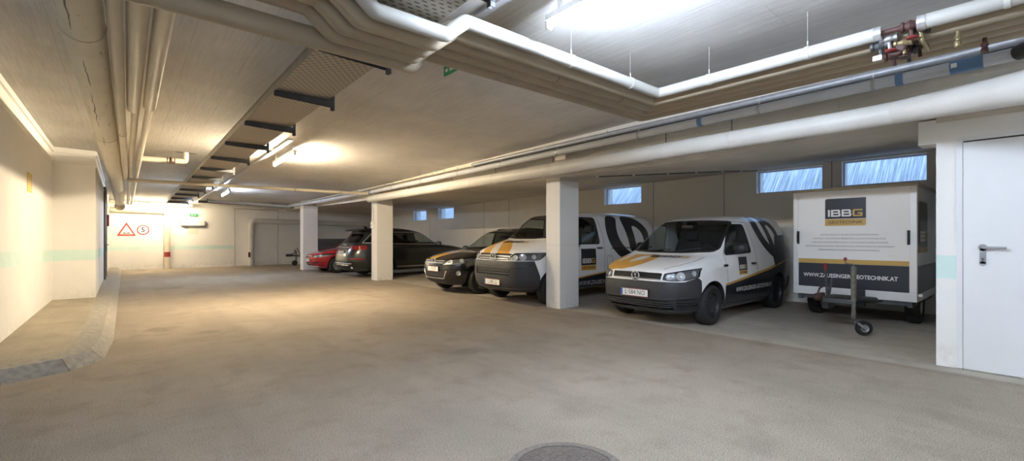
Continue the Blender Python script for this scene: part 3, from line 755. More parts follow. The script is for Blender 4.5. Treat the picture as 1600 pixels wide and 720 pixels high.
m = MB().mat(0, True); m.tube([(5.62, -1.65, 3.066), (5.66, -.35, 3.066), (6.0, .15, 3.068), (6.072, .6, 3.066), (6.072, 8.4, 2.974)], .026, 12, .1)
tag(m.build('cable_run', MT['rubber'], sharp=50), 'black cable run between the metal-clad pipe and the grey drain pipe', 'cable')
bp = pipe('ventilation_pipe', [(2.6, -3.3, 2.46), (4.9, -.4, 2.50), (5.45, .28, 2.58), (5.97, .98, 2.665), (6.0, 1.25, 2.665), (6.0, 14.05, 2.61)], lambda i: .150 if i < 7 else (.125 if i < 13 else .112), 'jwhite', 'big white insulated pipe along the pillar tops over the bays', bend=.10, seg=28)
for y in (1.3, 3.1, 5.6, 8.4, 11.2): MB().mat(0, True).tube([(6.0, y-.008, 2.665-.0043*(y-1.25)), (6.0, y+.008, 2.665-.0043*(y-1.25))], .1145, 28).build('jacket_joint', MT['jwhite'], bp, sharp=50)
for y in (2.65, 3.6, 5.9, 7.6, 9.3, 11.5, 13.2):
    z = 2.665-.0043*(y-1.25); m = MB().mat(0, True)
    m.tube([(6.0, y-.012, z), (6.0, y+.012, z)], .116, 28); k = m.build('clamp', MT['jwhite'], bp, sharp=50)
    MB().mat(0, True).tube([(6.034, y, z+.11), (6.034, y, pz(y)+.03)], .006, 6).build('rod', MT['dsteel'], k)
MB().mat(0, True).lathe([(.0, 14.13), (.07, 14.10), (.114, 14.03), (.114, 13.9)], (6.0, 0, 2.61), 'y', 24, cap=False).build('end_cap', MT['cream'], bp, sharp=50)['label'] = 'cream end cap'
m = MB(); m.box((6.05, 5.60, 2.80), (6.06, 5.87, 2.89), bev=.003); tag(m.build('junction_plate', MT['paper']), 'pale flat plate above the big white pipe by the first pillar', 'plate')
# thin cable with clips on the bay soffit
cb = [(6.95, 5.6), (8.3, 4.9), (9.6, 4.4), (10.9, 4.2)]
m = MB().mat(0, True); m.tube([(x, y, zbay(x, y)-.03) for x, y in cb], .010, 8); c_ = m.build('soffit_cable', MT['dsteel']); tag(c_, 'thin dark cable with clips under the bay slab above the small van', 'cable')
for i in range(7):
    f = i/6*2.98; q = int(f); f -= q; x = cb[q][0]*(1-f)+cb[q+1][0]*f; y = cb[q][1]*(1-f)+cb[q+1][1]*f
    MB().box((x-.02, y-.02, zbay(x, y)-.045), (x+.02, y+.02, zbay(x, y)-.006)).build('clip', MT['wmetal'], c_)

# ------------------------------------------------------------------ signs
def disc(m, cx, cz, r, y, seg=40): m.poly([(cx+r*math.cos(2*PI*k/seg), y, cz+r*math.sin(2*PI*k/seg)) for k in range(seg)])
YS = YF-.012
m = MB(); cx, cz = .10, 1.69; tri = [(-.315, -.245), (.315, -.245), (0, .33)]
m.mat(0).prism([(cx+x, cz+z) for x, z in tri], 1, YF-.010, YF-.002)
m.mat(1).poly([(cx+x*.70, YF-.012, cz-.012+z*.68) for x, z in tri])
m.mat(2)
for s in (-1, 1):
    m.poly([(cx+s*.062+.056*math.cos(PI*k/10), YF-.014, cz-.140+.034*math.sin(PI*k/10)) for k in range(11)])
m.poly([(cx-.12, YF-.0145, cz-.138), (cx+.12, YF-.0145, cz-.138), (cx+.12, YF-.0145, cz-.147), (cx-.12, YF-.0145, cz-.147)])
tag(m.build('warning_sign', [MT['signred'], MT['trimw'], MT['black']], fix=False), 'red and white triangle with two black bumps on the far end wall', 'sign')
m = MB(); cx, cz = .645, 1.70
m.mat(0); m.lathe([(.212, YF-.010), (.212, YF-.002)], (cx, 0, cz), 'y', 40)
m.mat(1); disc(m, cx, cz, .170, YF-.012)
m.mat(2); m.text('5', Matrix(((1, 0, 0, cx), (0, 0, 1, YF-.014), (0, 1, 0, cz), (0, 0, 0, 1))), .28, 1., .008)
tag(m.build('speed_limit_sign', [MT['signred'], MT['trimw'], MT['black']], fix=False), 'round red-rimmed speed limit sign reading 5 on the far wall', 'sign')
bx = empty('light_box', (2.41, YF-.003, 2.03))
MB().box((-.44, -.10, -.12), (.44, 0, .12), bev=.015).build('housing', MT['wmetal'], bx)
m = MB(); m.box((-.45, -.105, -.135), (.45, -.01, -.12)); m.box((-.455, -.105, -.13), (-.44, -.01, .12)); m.box((.44, -.105, -.13), (.455, -.01, .10)); m.build('rim', MT['steel'], bx)
m = MB().mat(0, True).tube([(-.46, -.02, .05), (-.52, -.02, .08), (-.52, -.02, .82)], .012, 8, .03); m.build('feed_conduit', MT['cream'], bx)
tag(bx, 'white box on the far end wall under the green exit sign', 'wall box')
m = MB(); m.box((2.23, YF-.006, 1.52), (2.62, YF-.001, 1.81)); tag(m.build('notice', MT['paper']), 'pale paper notice on the far wall below the white box', 'notice')
m = MB(); m.mat(0).box((2.28, YF-.06, 2.335), (2.60, YF-.03, 2.45), bev=.005); m.mat(1)
m.poly([(2.33, YF-.062, 2.38), (2.42, YF-.062, 2.38), (2.42, YF-.062, 2.41), (2.33, YF-.062, 2.41)]); m.prism([(2.46, 2.365), (2.53, 2.392), (2.46, 2.42)], 1, YF-.064, YF-.06)
ex_ = m.build('exit_sign', [MT['green'], MT['trimw']]); tag(ex_, 'small green exit sign hanging above the white wall box', 'exit sign')
MB().mat(0, True).tube([(2.44, YF-.045, 2.45), (2.44, YF-.045, zmain(2.3, YF)-.02)], .008, 6).build('hanger', MT['wmetal'], ex_)
ez = zmain(2.6, 3.95)-.17
m = MB(); m.mat(0).box((2.56, 3.86, ez-.10), (2.575, 4.10, ez)); m.mat(1).box((2.553, 3.90, ez-.075), (2.56, 3.98, ez-.03)); m.box((2.553, 4.02, ez-.07), (2.56, 4.06, ez-.04))
ex2 = m.build('exit_sign', [MT['green'], MT['trimw']]); tag(ex2, 'small green exit sign under the ceiling just behind the pipe bundle', 'exit sign')
MB().box((2.56, 3.95, ez), (2.575, 4.01, zmain(2.57, 3.95)+.01)).build('hanger', MT['wmetal'], ex2)
m = MB(); m.mat(0).box((XL+.014, 10.1, 2.10), (XL+.034, 10.58, 2.40)); m.mat(1)
for k in range(6): m.poly([(XL+.036, 10.15, 2.135+k*.042), (XL+.036, 10.53-.06*(k % 3), 2.135+k*.042), (XL+.036, 10.53-.06*(k % 3), 2.15+k*.042), (XL+.036, 10.15, 2.15+k*.042)])
tag(m.build('notice', [MT['yellow'], MT['paper']]), 'yellow notice sheet with pale lines on the left wall', 'notice')

# ------------------------------------------------------------------ box trailer
def rects(m, rs, P):
    for (a, b, c, d) in rs: m.poly([P(a, b), P(c, b), P(c, d), P(a, d)])
def glyphs_ibbg(m, P, x, y, h, w, mats):
    """wide block letters I B B G made of bars; P maps (u,v) to a point"""
    t = h*.25; tv = h*.20; g = h*.13; lw = (w-t-3*g)/3; c = h*.14; q = h*.05
    def pl(*pts): m.poly([P(x+px, y+py) for px, py in pts])
    m.mat(mats[0]); pl((0, 0), (t, 0), (t, h), (0, h))
    X0 = t+g
    for k in range(2):
        o = lambda *pts: pl(*[(X0+px, py) for px, py in pts])
        o((0, 0), (t, 0), (t, h), (0, h))
        o((t, 0), (lw-t, 0), (lw-t, tv), (t, tv)); o((t, h-tv), (lw-t-q, h-tv), (lw-t-q, h), (t, h)); o((t, h*.5-tv*.45), (lw-t-q, h*.5-tv*.45), (lw-t-q, h*.5+tv*.45), (t, h*.5+tv*.45))
        o((lw-t, 0), (lw-c, 0), (lw, c), (lw, h*.5-c*.6), (lw-c*.6, h*.5), (lw-t, h*.5)); o((lw-t-q, h*.5), (lw-q-c*.6, h*.5), (lw-q, h*.5+c*.6), (lw-q, h-c), (lw-q-c, h), (lw-t-q, h))
        X0 += lw+g
    m.mat(mats[1]); o = lambda *pts: pl(*[(X0+px, py) for px, py in pts])
    o((c, 0), (t, 0), (t, h), (c, h), (0, h-c), (0, c)); o((t, h-tv), (lw, h-tv), (lw, h), (t, h)); o((t, 0), (lw-t, 0), (lw-t, tv), (t, tv))
    o((lw-t, 0), (lw-c*.5, 0), (lw, c*.5), (lw, h*.56), (lw-t, h*.56)); o((lw*.5, h*.56-tv), (lw-t, h*.56-tv), (lw-t, h*.56), (lw*.5, h*.56))
def rrect(x0, y0, x1, y1, r, n=5, which=(1, 1, 1, 1)):
    out = []
    for (cx, cy, a0, w_) in ((x1-r, y1-r, 0, which[0]), (x0+r, y1-r, 90, which[1]), (x0+r, y0+r, 180, which[2]), (x1-r, y0+r, 270, which[3])):
        if w_: out += [(cx+r*math.cos(math.radians(a0+90*k/n)), cy+r*math.sin(math.radians(a0+90*k/n))) for k in range(n+1)]
        else: out.append((cx+(r if a0 in (0, 270) else -r), cy+(r if a0 in (0, 90) else -r)))
    return out
GOLD = M('gold_vinyl', (.56, .36, .10), .4); NAVY = M('navy_vinyl', (.030, .035, .045), .3); WVIN = M('white_vinyl', (.82, .82, .82), .45); TXT = M('grey_lettering', (.16, .16, .17), .6)
tx0, ty0, ty1 = 9.0, 1.235, 2.88
bt = empty('box_trailer', (9.9, 2.05, 0))
def T_(p): return (p[0]-9.9, p[1]-2.05, p[2])
PAN = M('panel_white', (.90, .90, .90), .14, spec=.5)
ALUP = M('aluminium_profile', (.80, .80, .80), .4, .1)
ROOF = M('trailer_roof', (.50, .45, .36), .6, noise=.2, nscale=6)
tz0, tz1 = .47, 2.17
m = MB(); m.box(T_((tx0+.005, ty0+.02, tz0)), T_((tx0+1.9, ty1-.02, tz1))); m.build('box_body', PAN, bt)
m = MB()
m.box(T_((tx0-.014, ty0, tz0+.087)), T_((tx0+.06, ty0+.085, tz1)), bev=.008); m.box(T_((tx0-.014, ty1-.07, tz0+.087)), T_((tx0+.06, ty1, tz1)), bev=.008)
m.box(T_((tx0-.014, ty0, tz0-.05)), T_((tx0+.06, ty1, tz0+.085)), bev=.006)
m.box(T_((tx0+1.84, ty0, tz0)), T_((tx0+1.91, ty0+.06, tz1))); m.box(T_((tx0, ty0, tz0-.05)), T_((tx0+1.91, ty0+.03, tz0+.06)))
m.build('corner_profile', ALUP, bt)
m = MB(); m.box(T_((tx0-.03, ty0-.02, tz1)), T_((tx0+1.93, ty1+.02, tz1+.045)), bev=.012); m.build('roof', ROOF, bt)
m = MB()                                                       # printed front: P maps (u across to the right in the photo, v up)
PF = lambda u, v, d=.002: T_((tx0-d, ty1-u, v))
m.mat(0).poly([PF(.08, tz0+.085), PF(1.555, tz0+.085), PF(1.555, .955), PF(.08, .955)])
m.mat(1).poly([PF(.08, .957), PF(1.555, .957), PF(1.555, 1.03), PF(.08, 1.03)])
lx0, lx1, ly0, ly1 = .475, 1.03, 1.585, 2.035
m.mat(3).poly([PF(a, b, .0015) for a, b in rrect(lx0-.015, ly0-.015, lx1+.015, ly1+.015, .03)])
m.mat(0).poly([PF(a, b, .003) for a, b in rrect(lx0, ly0+.115, lx1, ly1, .03, 5, (0, 1, 0, 0))])
m.mat(1).poly([PF(a, b, .003) for a, b in rrect(lx0, ly0, lx1, ly0+.11, .03, 5, (0, 0, 0, 1))])
glyphs_ibbg(m, lambda u, v: PF(u, v, .005), lx0+.04, ly0+.15, .115, .47, (3, 1))
def TXm(u, v, d=.005): return Matrix(((0, 0, -1, tx0-d-9.9), (-1, 0, 0, ty1-u-2.05), (0, 1, 0, v), (0, 0, 0, 1)))
m.mat(0).text('GEOTECHNIK', TXm((lx0+lx1)/2, ly0+.055), .070, 1.32, .0, fit=.47)
m.mat(2)
for i, s in enumerate(('GEOTECHNISCHE GUTACHTEN | BAUGRUNDERKUNDUNGEN', 'STATISCH - DYNAMISCHE BEMESSUNG | LASTPLATTENVERSUCHE', 'HYDROGEOLOGISCHE BEMESSUNGEN | GEOTECHNISCHE BERECHNUNGEN', 'BETONTECHNOLOGISCHE LABORVERSUCHE | GEOTECHNISCHE BAUAUFSICHT', 'BODENUNTERSUCHUNGEN NACH BAUGRUNDNORMUNG')):
    m.text(s, TXm((.80, .79, .79, .79, .79)[i], 1.435-.063*i), .030, 1., .0, fit=(.78, .97, 1.03, 1.20, .82)[i])
m.text('. . . .', TXm(1.37, 1.12), .05, 1.3)
m.mat(3).text('WWW.ZAUSSINGER-GEOTECHNIK.AT', TXm(.79, .75), .088, 1., .0024, fit=1.27)
m.build('front_lettering', [NAVY, GOLD, TXT, WVIN], bt, fix=False)
m = MB()                                                       # black panel and letters on the side that faces the door
PS = lambda u, v, d=.012: T_((tx0+u, ty0+.02-d, v))
m.mat(0).poly([PS(.25, 1.25), PS(1.0, 1.25), PS(1.0, 1.95), PS(.25, 1.95)]); m.mat(1).poly([PS(.25, 1.15), PS(1.0, 1.15), PS(1.0, 1.24), PS(.25, 1.24)])
m.mat(0).poly([PS(.0, tz0+.06, .011), PS(1.9, tz0+.06, .011), PS(1.9, .95, .011), PS(.0, .95, .011)])
glyphs_ibbg(m, lambda u, v: PS(u, v, .014), .31, 1.33, .16, .62, (3, 1))
m.build('side_lettering', [NAVY, GOLD, TXT, WVIN], bt, fix=False)
for y in (ty1-.075, ty0+.095):
    m = MB().mat(0, True); m.tube([T_((tx0-.012, y, 1.47)), T_((tx0-.05, y, 1.46)), T_((tx0-.05, y, 1.32)), T_((tx0-.012, y, 1.31))], .012, 8, .02); m.box(T_((tx0-.02, y-.018, 1.28)), T_((tx0-.012, y+.018, 1.50)))
    m.build('grab_handle', MT['dark'], bt, sharp=40)['label'] = 'black grab handle on the corner post'
m = MB(); m.box(T_((tx0+.03, ty0+.06, tz0-.14)), T_((tx0+1.88, ty0+.12, tz0-.03))); m.box(T_((tx0+.03, ty1-.12, tz0-.14)), T_((tx0+1.88, ty1-.06, tz0-.03)))
for x in (.05, .9, 1.8): m.box(T_((tx0+x, ty0+.06, tz0-.12)), T_((tx0+x+.06, ty1-.06, tz0-.04)))
m.box(T_((tx0+.77, ty0+.15, .28)), T_((tx0+.84, ty1-.15, .35)))
m.build('chassis', MT['dsteel'], bt)
for y in (ty0+.05, ty1-.23):
    m = MB().mat(0, True); m.lathe([(.17, 0), (.265, .0), (.29, .02), (.295, .09), (.29, .16), (.265, .18), (.17, .18)], T_((tx0+.80, y, .295)), 'y', 28, cap=False)
    w_ = m.build('wheel', MT['rubber'], bt, sharp=50)
    m = MB().mat(0, True); m.lathe([(.17, .01), (.15, .05), (.06, .06), (.06, .12), (.15, .14), (.17, .17)], T_((tx0+.80, y, .295)), 'y', 24); m.build('rim', MT['steel'], w_, sharp=40)
m = MB().mat(0, True)                                          # drawbar (V) and coupling
dx, dy, dz = 7.98, 2.22, .50
m.tube([T_((tx0+.25, ty0+.30, tz0-.08)), T_((tx0-.55, dy-.07, .47)), T_((dx+.05, dy-.03, dz-.02))], .038, 8)
m.tube([T_((tx0+.25, ty1-.30, tz0-.08)), T_((tx0-.55, dy+.07, .47)), T_((dx+.05, dy+.03, dz-.02))], .038, 8)
m.build('drawbar', MT['dsteel'], bt, sharp=40)
m = MB().mat(0, True); m.ball(T_((dx-.05, dy, dz)), (.075, .055, .055)); m.box(T_((dx-.04, dy-.04, dz-.06)), T_((dx+.2, dy+.04, dz+.05)), bev=.015); m.tube([T_((dx-.03, dy, dz+.05)), T_((dx+.07, dy, dz+.13)), T_((dx+.18, dy, dz+.13))], .013, 8, .03)
m.build('coupling', MT['maroon'], bt, sharp=40)['label'] = 'rusty red ball coupling'
m = MB().mat(0, True); m.tube([T_((dx+.25, dy-.05, .40)), T_((dx+.25, dy-.05, .46)), T_((dx+.16, dy-.05, .93))], .018, 8); m.tube([T_((dx+.35, dy-.03, .42)), T_((dx+.47, dy-.05, .75))], .02, 8); m.box(T_((dx+.22, dy-.07, .30)), T_((dx+.55, dy+.02, .46)), bev=.01)
b_ = m.build('handbrake_lever', MT['dsteel'], bt, sharp=40)
m = MB().mat(0, True); m.tube([T_((dx+.16, dy-.05, .90)), T_((dx+.14, dy-.05, 1.0))], .022, 10); m.build('grip', MT['red'], b_, sharp=40)['label'] = 'red lever grip'
jx, jy = 8.05, 1.80
m = MB().mat(0, True); m.tube([T_((jx, jy, .47)), T_((jx, jy, .97))], .034, 14); m.tube([T_((jx, jy, .30)), T_((jx, jy, .50))], .026, 14)
m.tube([T_((jx, jy, .97)), T_((jx, jy, 1.0)), T_((jx, jy+.10, 1.01)), T_((jx, jy+.10, 1.06))], .009, 8, .01)
MB().box(T_((jx-.03, jy+.0, .42)), T_((jx+.05, dy-.02, .48)), bev=.008).build('clamp_bracket', MT['dsteel'], bt); m.box(T_((jx-.02, jy-.025, .22)), T_((jx+.02, jy+.025, .33)), bev=.006)
jk = m.build('jockey_post', MT['oldsteel'], bt, sharp=40)
MB().mat(0, True).ball(T_((jx, jy+.10, 1.075)), (.022, .022, .026)).build('crank_knob', MT['red'], jk)['label'] = 'red crank knob'
m = MB().mat(0, True)                                          # castor, turned to the right in the photo
wc = Vector((8.0, 1.67, .105)); ang = math.radians(35)
R_ = Matrix.Translation(Vector(T_(wc))) @ Matrix.Rotation(ang, 4, 'Z')
m.lathe([(.055, -.03), (.095, -.032), (.105, -.018), (.105, .018), (.095, .032), (.055, .03)], (0, 0, 0), 'x', 28, cap=False)
for v in m.bm.verts: v.co = R_ @ v.co
wt = m.build('jockey_wheel', MT['rubber'], bt, sharp=40)
m = MB().mat(0, True); m.lathe([(.0, -.024), (.02, -.03), (.03, -.018), (.056, -.022), (.062, -.028), (.062, .028), (.056, .022), (.03, .018), (.02, .03), (.0, .024)], (0, 0, 0), 'x', 24, cap=False)
for k in range(6):
    a = PI*k/3; m.box((-.026, .04*math.cos(a)-.007, .04*math.sin(a)-.007), (-.020, .04*math.cos(a)+.007, .04*math.sin(a)+.007))
for v in m.bm.verts: v.co = R_ @ v.co
m.build('rim', MT['steel'], wt, sharp=40)
m = MB()
m.box((-.05, -.02, -.015), (-.042, .12, .015)); m.box((.042, -.02, -.015), (.05, .12, .015))
for v in m.bm.verts: v.co = R_ @ (Matrix.Rotation(math.radians(40), 4, 'X') @ v.co)
m.build('fork', MT['steel'], jk)
m = MB(); m.box(T_((tx0-.06, ty0+.62, .30)), T_((tx0-.005, ty0+.74, .56)), bev=.01); m.build('spare_bracket', MT['dark'], bt)
m = MB(); m.box(T_((tx0+.06, ty0-.05, .50)), T_((tx0+.12, ty0+.0, .54)), bev=.006); m.build('side_marker_lamp', MT['wmetal'], bt)
tag(bt, 'white box trailer lettered on its front, parked between the small van and the steel door', 'trailer')

# ------------------------------------------------------------------ low trailer behind the third pillar
ft = empty('flatbed_trailer', (8.2, 22.6, 0))
def F_(p): return (p[0]-8.2, p[1]-22.6, p[2])
m = MB(); m.box(F_((6.72, 21.7, .50)), F_((9.9, 23.5, .58))); m.build('load_floor', MT['dsteel'], ft)
RIB = M('ribbed_side_board', (.17, .19, .235), .4, .3)
for (a, b) in (((6.72, 21.68), (9.9, 21.71)), ((6.72, 23.49), (9.9, 23.52)), ((6.70, 21.7), (6.73, 23.5)), ((9.89, 21.7), (9.92, 23.5))):
    m = MB()
    for k in range(5): m.box(F_((*a, .58+k*.145)), F_((*b, .58+k*.145+.125)), bev=.008); m.box(F_((a[0]+.004, a[1]+.004, .58+k*.145+.12)), F_((b[0]-.004, b[1]-.004, .58+k*.145+.15)))
    m.build('side_board', RIB, ft)
m = MB().mat(0, True); m.tube([F_((7.9, 22.2, .46)), F_((6.6, 23.55, .47)), F_((6.2, 23.7, .50))], .04, 8); m.tube([F_((7.9, 23.3, .46)), F_((6.6, 23.65, .47)), F_((6.2, 23.72, .50))], .04, 8); m.build('drawbar', MT['dsteel'], ft, sharp=40)
m = MB().mat(0, True); m.box(F_((5.95, 23.64, .45)), F_((6.25, 23.78, .57)), bev=.02); m.tube([F_((6.2, 23.72, .56)), F_((6.35, 23.72, .62)), F_((6.35, 23.72, .80))], .02, 8); m.tube([F_((6.6, 23.66, .5)), F_((6.42, 23.62, .86))], .018, 8); m.build('coupling', MT['dark'], ft, sharp=40)
m = MB().mat(0, True); m.tube([F_((6.42, 23.78, .20)), F_((6.42, 23.78, .72))], .03, 10); m.build('jockey_post', MT['dsteel'], ft, sharp=40)
m = MB().mat(0, True); m.lathe([(.05, -.04), (.12, -.04), (.13, -.02), (.13, .02), (.12, .04), (.05, .04)], F_((6.36, 23.78, .13)), 'y', 20); m.build('jockey_wheel', MT['rubber'], ft, sharp=40)
for y in (21.85, 23.2):
    m = MB().mat(0, True); m.lathe([(.18, 0), (.26, .0), (.29, .02), (.29, .14), (.26, .16), (.18, .16)], F_((8.4, y, .29)), 'y', 24); m.build('wheel', MT['rubber'], ft, sharp=40)
tag(ft, 'dark low trailer with ribbed side boards behind the red hatchback and third pillar', 'trailer')

# ------------------------------------------------------------------ vehicles
def pchip(xs, ys):
    n = len(xs); h = [xs[i+1]-xs[i] for i in range(n-1)]; d = [(ys[i+1]-ys[i])/h[i] for i in range(n-1)]
    s = [d[0]]+[0 if d[i-1]*d[i] <= 0 else (h[i-1]+h[i])*3/((2*h[i]+h[i-1])/d[i-1]+(h[i]+2*h[i-1])/d[i]) for i in range(1, n-1)]+[d[-1]]
    def f(x):
        i = 0
        while i < n-2 and x > xs[i+1]: i += 1
        t = (x-xs[i])/h[i]; t2, t3 = t*t, t*t*t
        return (2*t3-3*t2+1)*ys[i]+(t3-2*t2+t)*h[i]*s[i]+(-2*t3+3*t2)*ys[i+1]+(t3-t2)*h[i]*s[i+1]
    return f
def table(t): return pchip([a for a, b in t], [b for a, b in t])
def in_poly(p, P):
    x, y = p; c = False; j = len(P)-1
    for i in range(len(P)):
        if (P[i][1] > y) != (P[j][1] > y) and x < (P[j][0]-P[i][0])*(y-P[i][1])/(P[j][1]-P[i][1])+P[i][0]: c = not c
        j = i
    return c
def round_poly(P, r, n=3):
    out = []
    for i, b in enumerate(P):
        a, c = Vector(P[i-1]), Vector(P[(i+1) % len(P)]); b = Vector(b)
        u, w = (a-b), (c-b); t = min(r, u.length*.45, w.length*.45); p, q = b+u.normalized()*t, b+w.normalized()*t
        out += [tuple(p*(1-f)**2+b*2*f*(1-f)+q*f*f) for f in [k/n for k in range(n+1)]]
    return out
def grow(P, d):
    A = sum(P[i][0]*P[(i+1) % len(P)][1]-P[(i+1) % len(P)][0]*P[i][1] for i in range(len(P))); s = 1 if A > 0 else -1
    out = []
    for i, b in enumerate(P):
        a, c = Vector(P[i-1]), Vector(P[(i+1) % len(P)]); b = Vector(b)
        u, w = (b-a).normalized(), (c-b).normalized(); n1, n2 = Vector((u.y, -u.x))*s, Vector((w.y, -w.x))*s
        k = (n1+n2); k = k/max(.5, 1+n1.dot(n2)); out.append(tuple(b+k*d))
    return out
AX = {'side': (0, 2), 'front': (1, 2), 'rear': (1, 2), 'top': (0, 1), 'all': (0, 2)}

def chaikin(P, n=2):
    for _ in range(n):
        Q = []
        for i in range(len(P)):
            a, b = Vector(P[i]), Vector(P[(i+1) % len(P)]); Q += [tuple(a*.75+b*.25), tuple(a*.25+b*.75)]
        P = Q
    return P

class Car:
    def __init__(s, name, xf, xr, w, nf, nr, xc, mats, M_=22, dz=.05):
        s.mats = mats; s.root = empty(name); s.name = name
        F, R, W = table(xf), table(xr), table(w); NF, NR, XC = table(nf), table(nr), table(xc)
        z0, z1 = xf[0][0], xf[-1][0]; zs = [z0]; keys = sorted({a for t in (xf, xr, w) for a, _ in t})
        for a, b in zip(keys, keys[1:]):
            g = max(abs(F(b)-F(a)), abs(R(b)-R(a)), b-a, abs(W(b)-W(a))*1.5); n = max(1, math.ceil(g/dz/1.6))
            zs += [a+(b-a)*(k+1)/n for k in range(n)]
        bm = bmesh.new(); rings = []
        for z in zs:
            ring = []
            f, r, ww, c = F(z), R(z), max(.01, W(z)), XC(z)
            def quarter(x, n):
                P = [(c+(x-c)*math.sin(t)**(2/n), ww*math.cos(t)**(2/n)) for t in [PI/2*k/240 for k in range(241)]][::-1]   # from (x,0) to (c,w)
                L = [0]
                for a, b in zip(P, P[1:]): L.append(L[-1]+math.hypot(a[0]-b[0], a[1]-b[1]))
                out, j = [], 0
                for k in range(M_+1):
                    t = L[-1]*k/M_
                    while j < 239 and L[j+1] < t: j += 1
                    g = (t-L[j])/max(1e-9, L[j+1]-L[j]); out.append((P[j][0]*(1-g)+P[j+1][0]*g, P[j][1]*(1-g)+P[j+1][1]*g))
                return out
            q1, q2 = quarter(f, NF(z)), quarter(r, NR(z))
            half = q1+q2[::-1][1:]
            pts = half+[(x, -y) for x, y in half[::-1][1:-1]]
            rings.append([bm.verts.new((x, y, z)) for x, y in pts])
        for A, B in zip(rings, rings[1:]):
            n = len(A)
            for k in range(n):
                f = bm.faces.new((A[k], A[(k+1) % n], B[(k+1) % n], B[k])); f.smooth = True
        bm.faces.new(rings[-1]).smooth = True; b = bm.faces.new(rings[0][::-1])
        bm.normal_update(); s.bm = bm; s.bvh = BVHTree.FromBMesh(bm)
        bmesh.ops.recalc_face_normals(bm, faces=bm.faces[:])
    def cast(s, proj, u, v, side=1):
        o, d = {'side': ((u, side*4, v), (0, -side, 0)), 'front': ((6, u, v), (-1, 0, 0)), 'rear': ((-9, u, v), (1, 0, 0)), 'top': ((u, v, 5), (0, 0, -1))}[proj]
        h = s.bvh.ray_cast(Vector(o), Vector(d))
        if h[0] is None: return None, None
        n = h[1] if h[1].dot(Vector(d)) < 0 else -h[1]
        return h[0], n
    def okf(s, proj, side):
        def f(F):
            n, c = F.normal, F.calc_center_median()
            if proj == 'side': return n.y*side > .12 and c.y*side > .2
            if proj == 'front': return n.x > .10 and c.x > -1.9
            if proj == 'rear': return n.x < -.10 and c.x < -1.9
            if proj == 'top': return n.z > .12
            return True
        return f
    def cut(s, proj, P, side=1, lim=None):
        """score the outline P into the surface; returns the faces inside it"""
        i, j = AX[proj]; ok = s.okf(proj, side); bm = s.bm
        x0, x1 = min(p[0] for p in P), max(p[0] for p in P); y0, y1 = min(p[1] for p in P), max(p[1] for p in P)
        def bb(F):
            a = [v.co[i] for v in F.verts]; b = [v.co[j] for v in F.verts]; return min(a), max(a), min(b), max(b)
        def want(F):
            if lim and not lim(F.calc_center_median()): return False
            b = bb(F); return b[1] > x0-.001 and b[0] < x1+.001 and b[3] > y0-.001 and b[2] < y1+.001 and ok(F)
        cand = {F for F in bm.faces if want(F)}
        for k in range(len(P)):
            p, q = P[k], P[(k+1) % len(P)]
            ex0, ex1, ey0, ey1 = min(p[0], q[0]), max(p[0], q[0]), min(p[1], q[1]), max(p[1], q[1])
            if abs(p[0]-q[0])+abs(p[1]-q[1]) < 1e-5: continue
            sub = []
            for F in cand:
                b = bb(F)
                if b[1] >= ex0-.002 and b[0] <= ex1+.002 and b[3] >= ey0-.002 and b[2] <= ey1+.002: sub.append(F)
            if not sub: continue
            co = [0, 0, 0]; co[i], co[j] = p; no = [0, 0, 0]; no[i], no[j] = -(q[1]-p[1]), q[0]-p[0]
            geom = list({e for F in sub for e in F.edges} | {v for F in sub for v in F.verts})+sub
            r = bmesh.ops.bisect_plane(bm, geom=geom, dist=1e-6, plane_co=co, plane_no=no)
            for g in r['geom']:
                if isinstance(g, bmesh.types.BMFace): cand.add(g)
            cand = {F for F in cand if F.is_valid}
        out = []
        for F in cand:
            c = F.calc_center_median()
            if in_poly((c[i], c[j]), P) and ok(F) and not (lim and not lim(c)): out.append(F)
        return out
    def paint(s, faces, mi):
        for F in faces: F.material_index = mi
        return s
    def take(s, faces, name, mats=None, off=0., parent=None, keep=False):
        m = MB(); mp = {}
        for F in faces:
            vs = []
            for v in F.verts:
                if v not in mp: mp[v] = m.bm.verts.new(v.co+v.normal*off)
                vs.append(mp[v])
            try: f = m.bm.faces.new(vs)
            except ValueError: continue
            f.smooth = True; f.material_index = 0 if mats else F.material_index
        if not keep: bmesh.ops.delete(s.bm, geom=list(faces), context='FACES')
        s.bm.normal_update()
        return m.build(name, mats or s.mats, parent or s.root, sharp=35, fix=False)
    def window(s, proj, P, name, gl, side=1, border=.03, bmi=1, r=.04, lim=None):
        P = round_poly(P, r)
        if border: s.paint(s.cut(proj, grow(P, border), side, lim), bmi)
        return s.take(s.cut(proj, P, side, lim), name, [gl], -.003)
    def decal(s, m, mtx, proj, side=1, lift=.004):
        """lay the flat lettering in builder m (x,y plane) on the surface after mtx maps it to the projection plane"""
        dead = []
        for v in m.bm.verts:
            p = mtx @ Vector((v.co.x, v.co.y)); h, n = s.cast(proj, p.x, p.y, side)
            if h is None: dead.append(v); continue
            v.co = h+n*lift
        if dead: bmesh.ops.delete(m.bm, geom=dead, context='VERTS')
        return m
    def bar(s, name, mt, lines, r=.008, proj='front', side=1, lift=0., parent=None, seg=8):
        m = MB().mat(0, True)
        for ln in lines:
            P = []
            for a, b in zip(ln, ln[1:]):
                n = max(2, int(math.hypot(b[0]-a[0], b[1]-a[1])/.06))
                for k in range(n+(b is ln[-1])):
                    f = k/n; h, q = s.cast(proj, a[0]+(b[0]-a[0])*f, a[1]+(b[1]-a[1])*f, side)
                    if h is not None: P.append(h+q*lift)
            if len(P) > 1: m.tube(P, r, seg)
        return m.build(name, mt, parent or s.root, sharp=60)
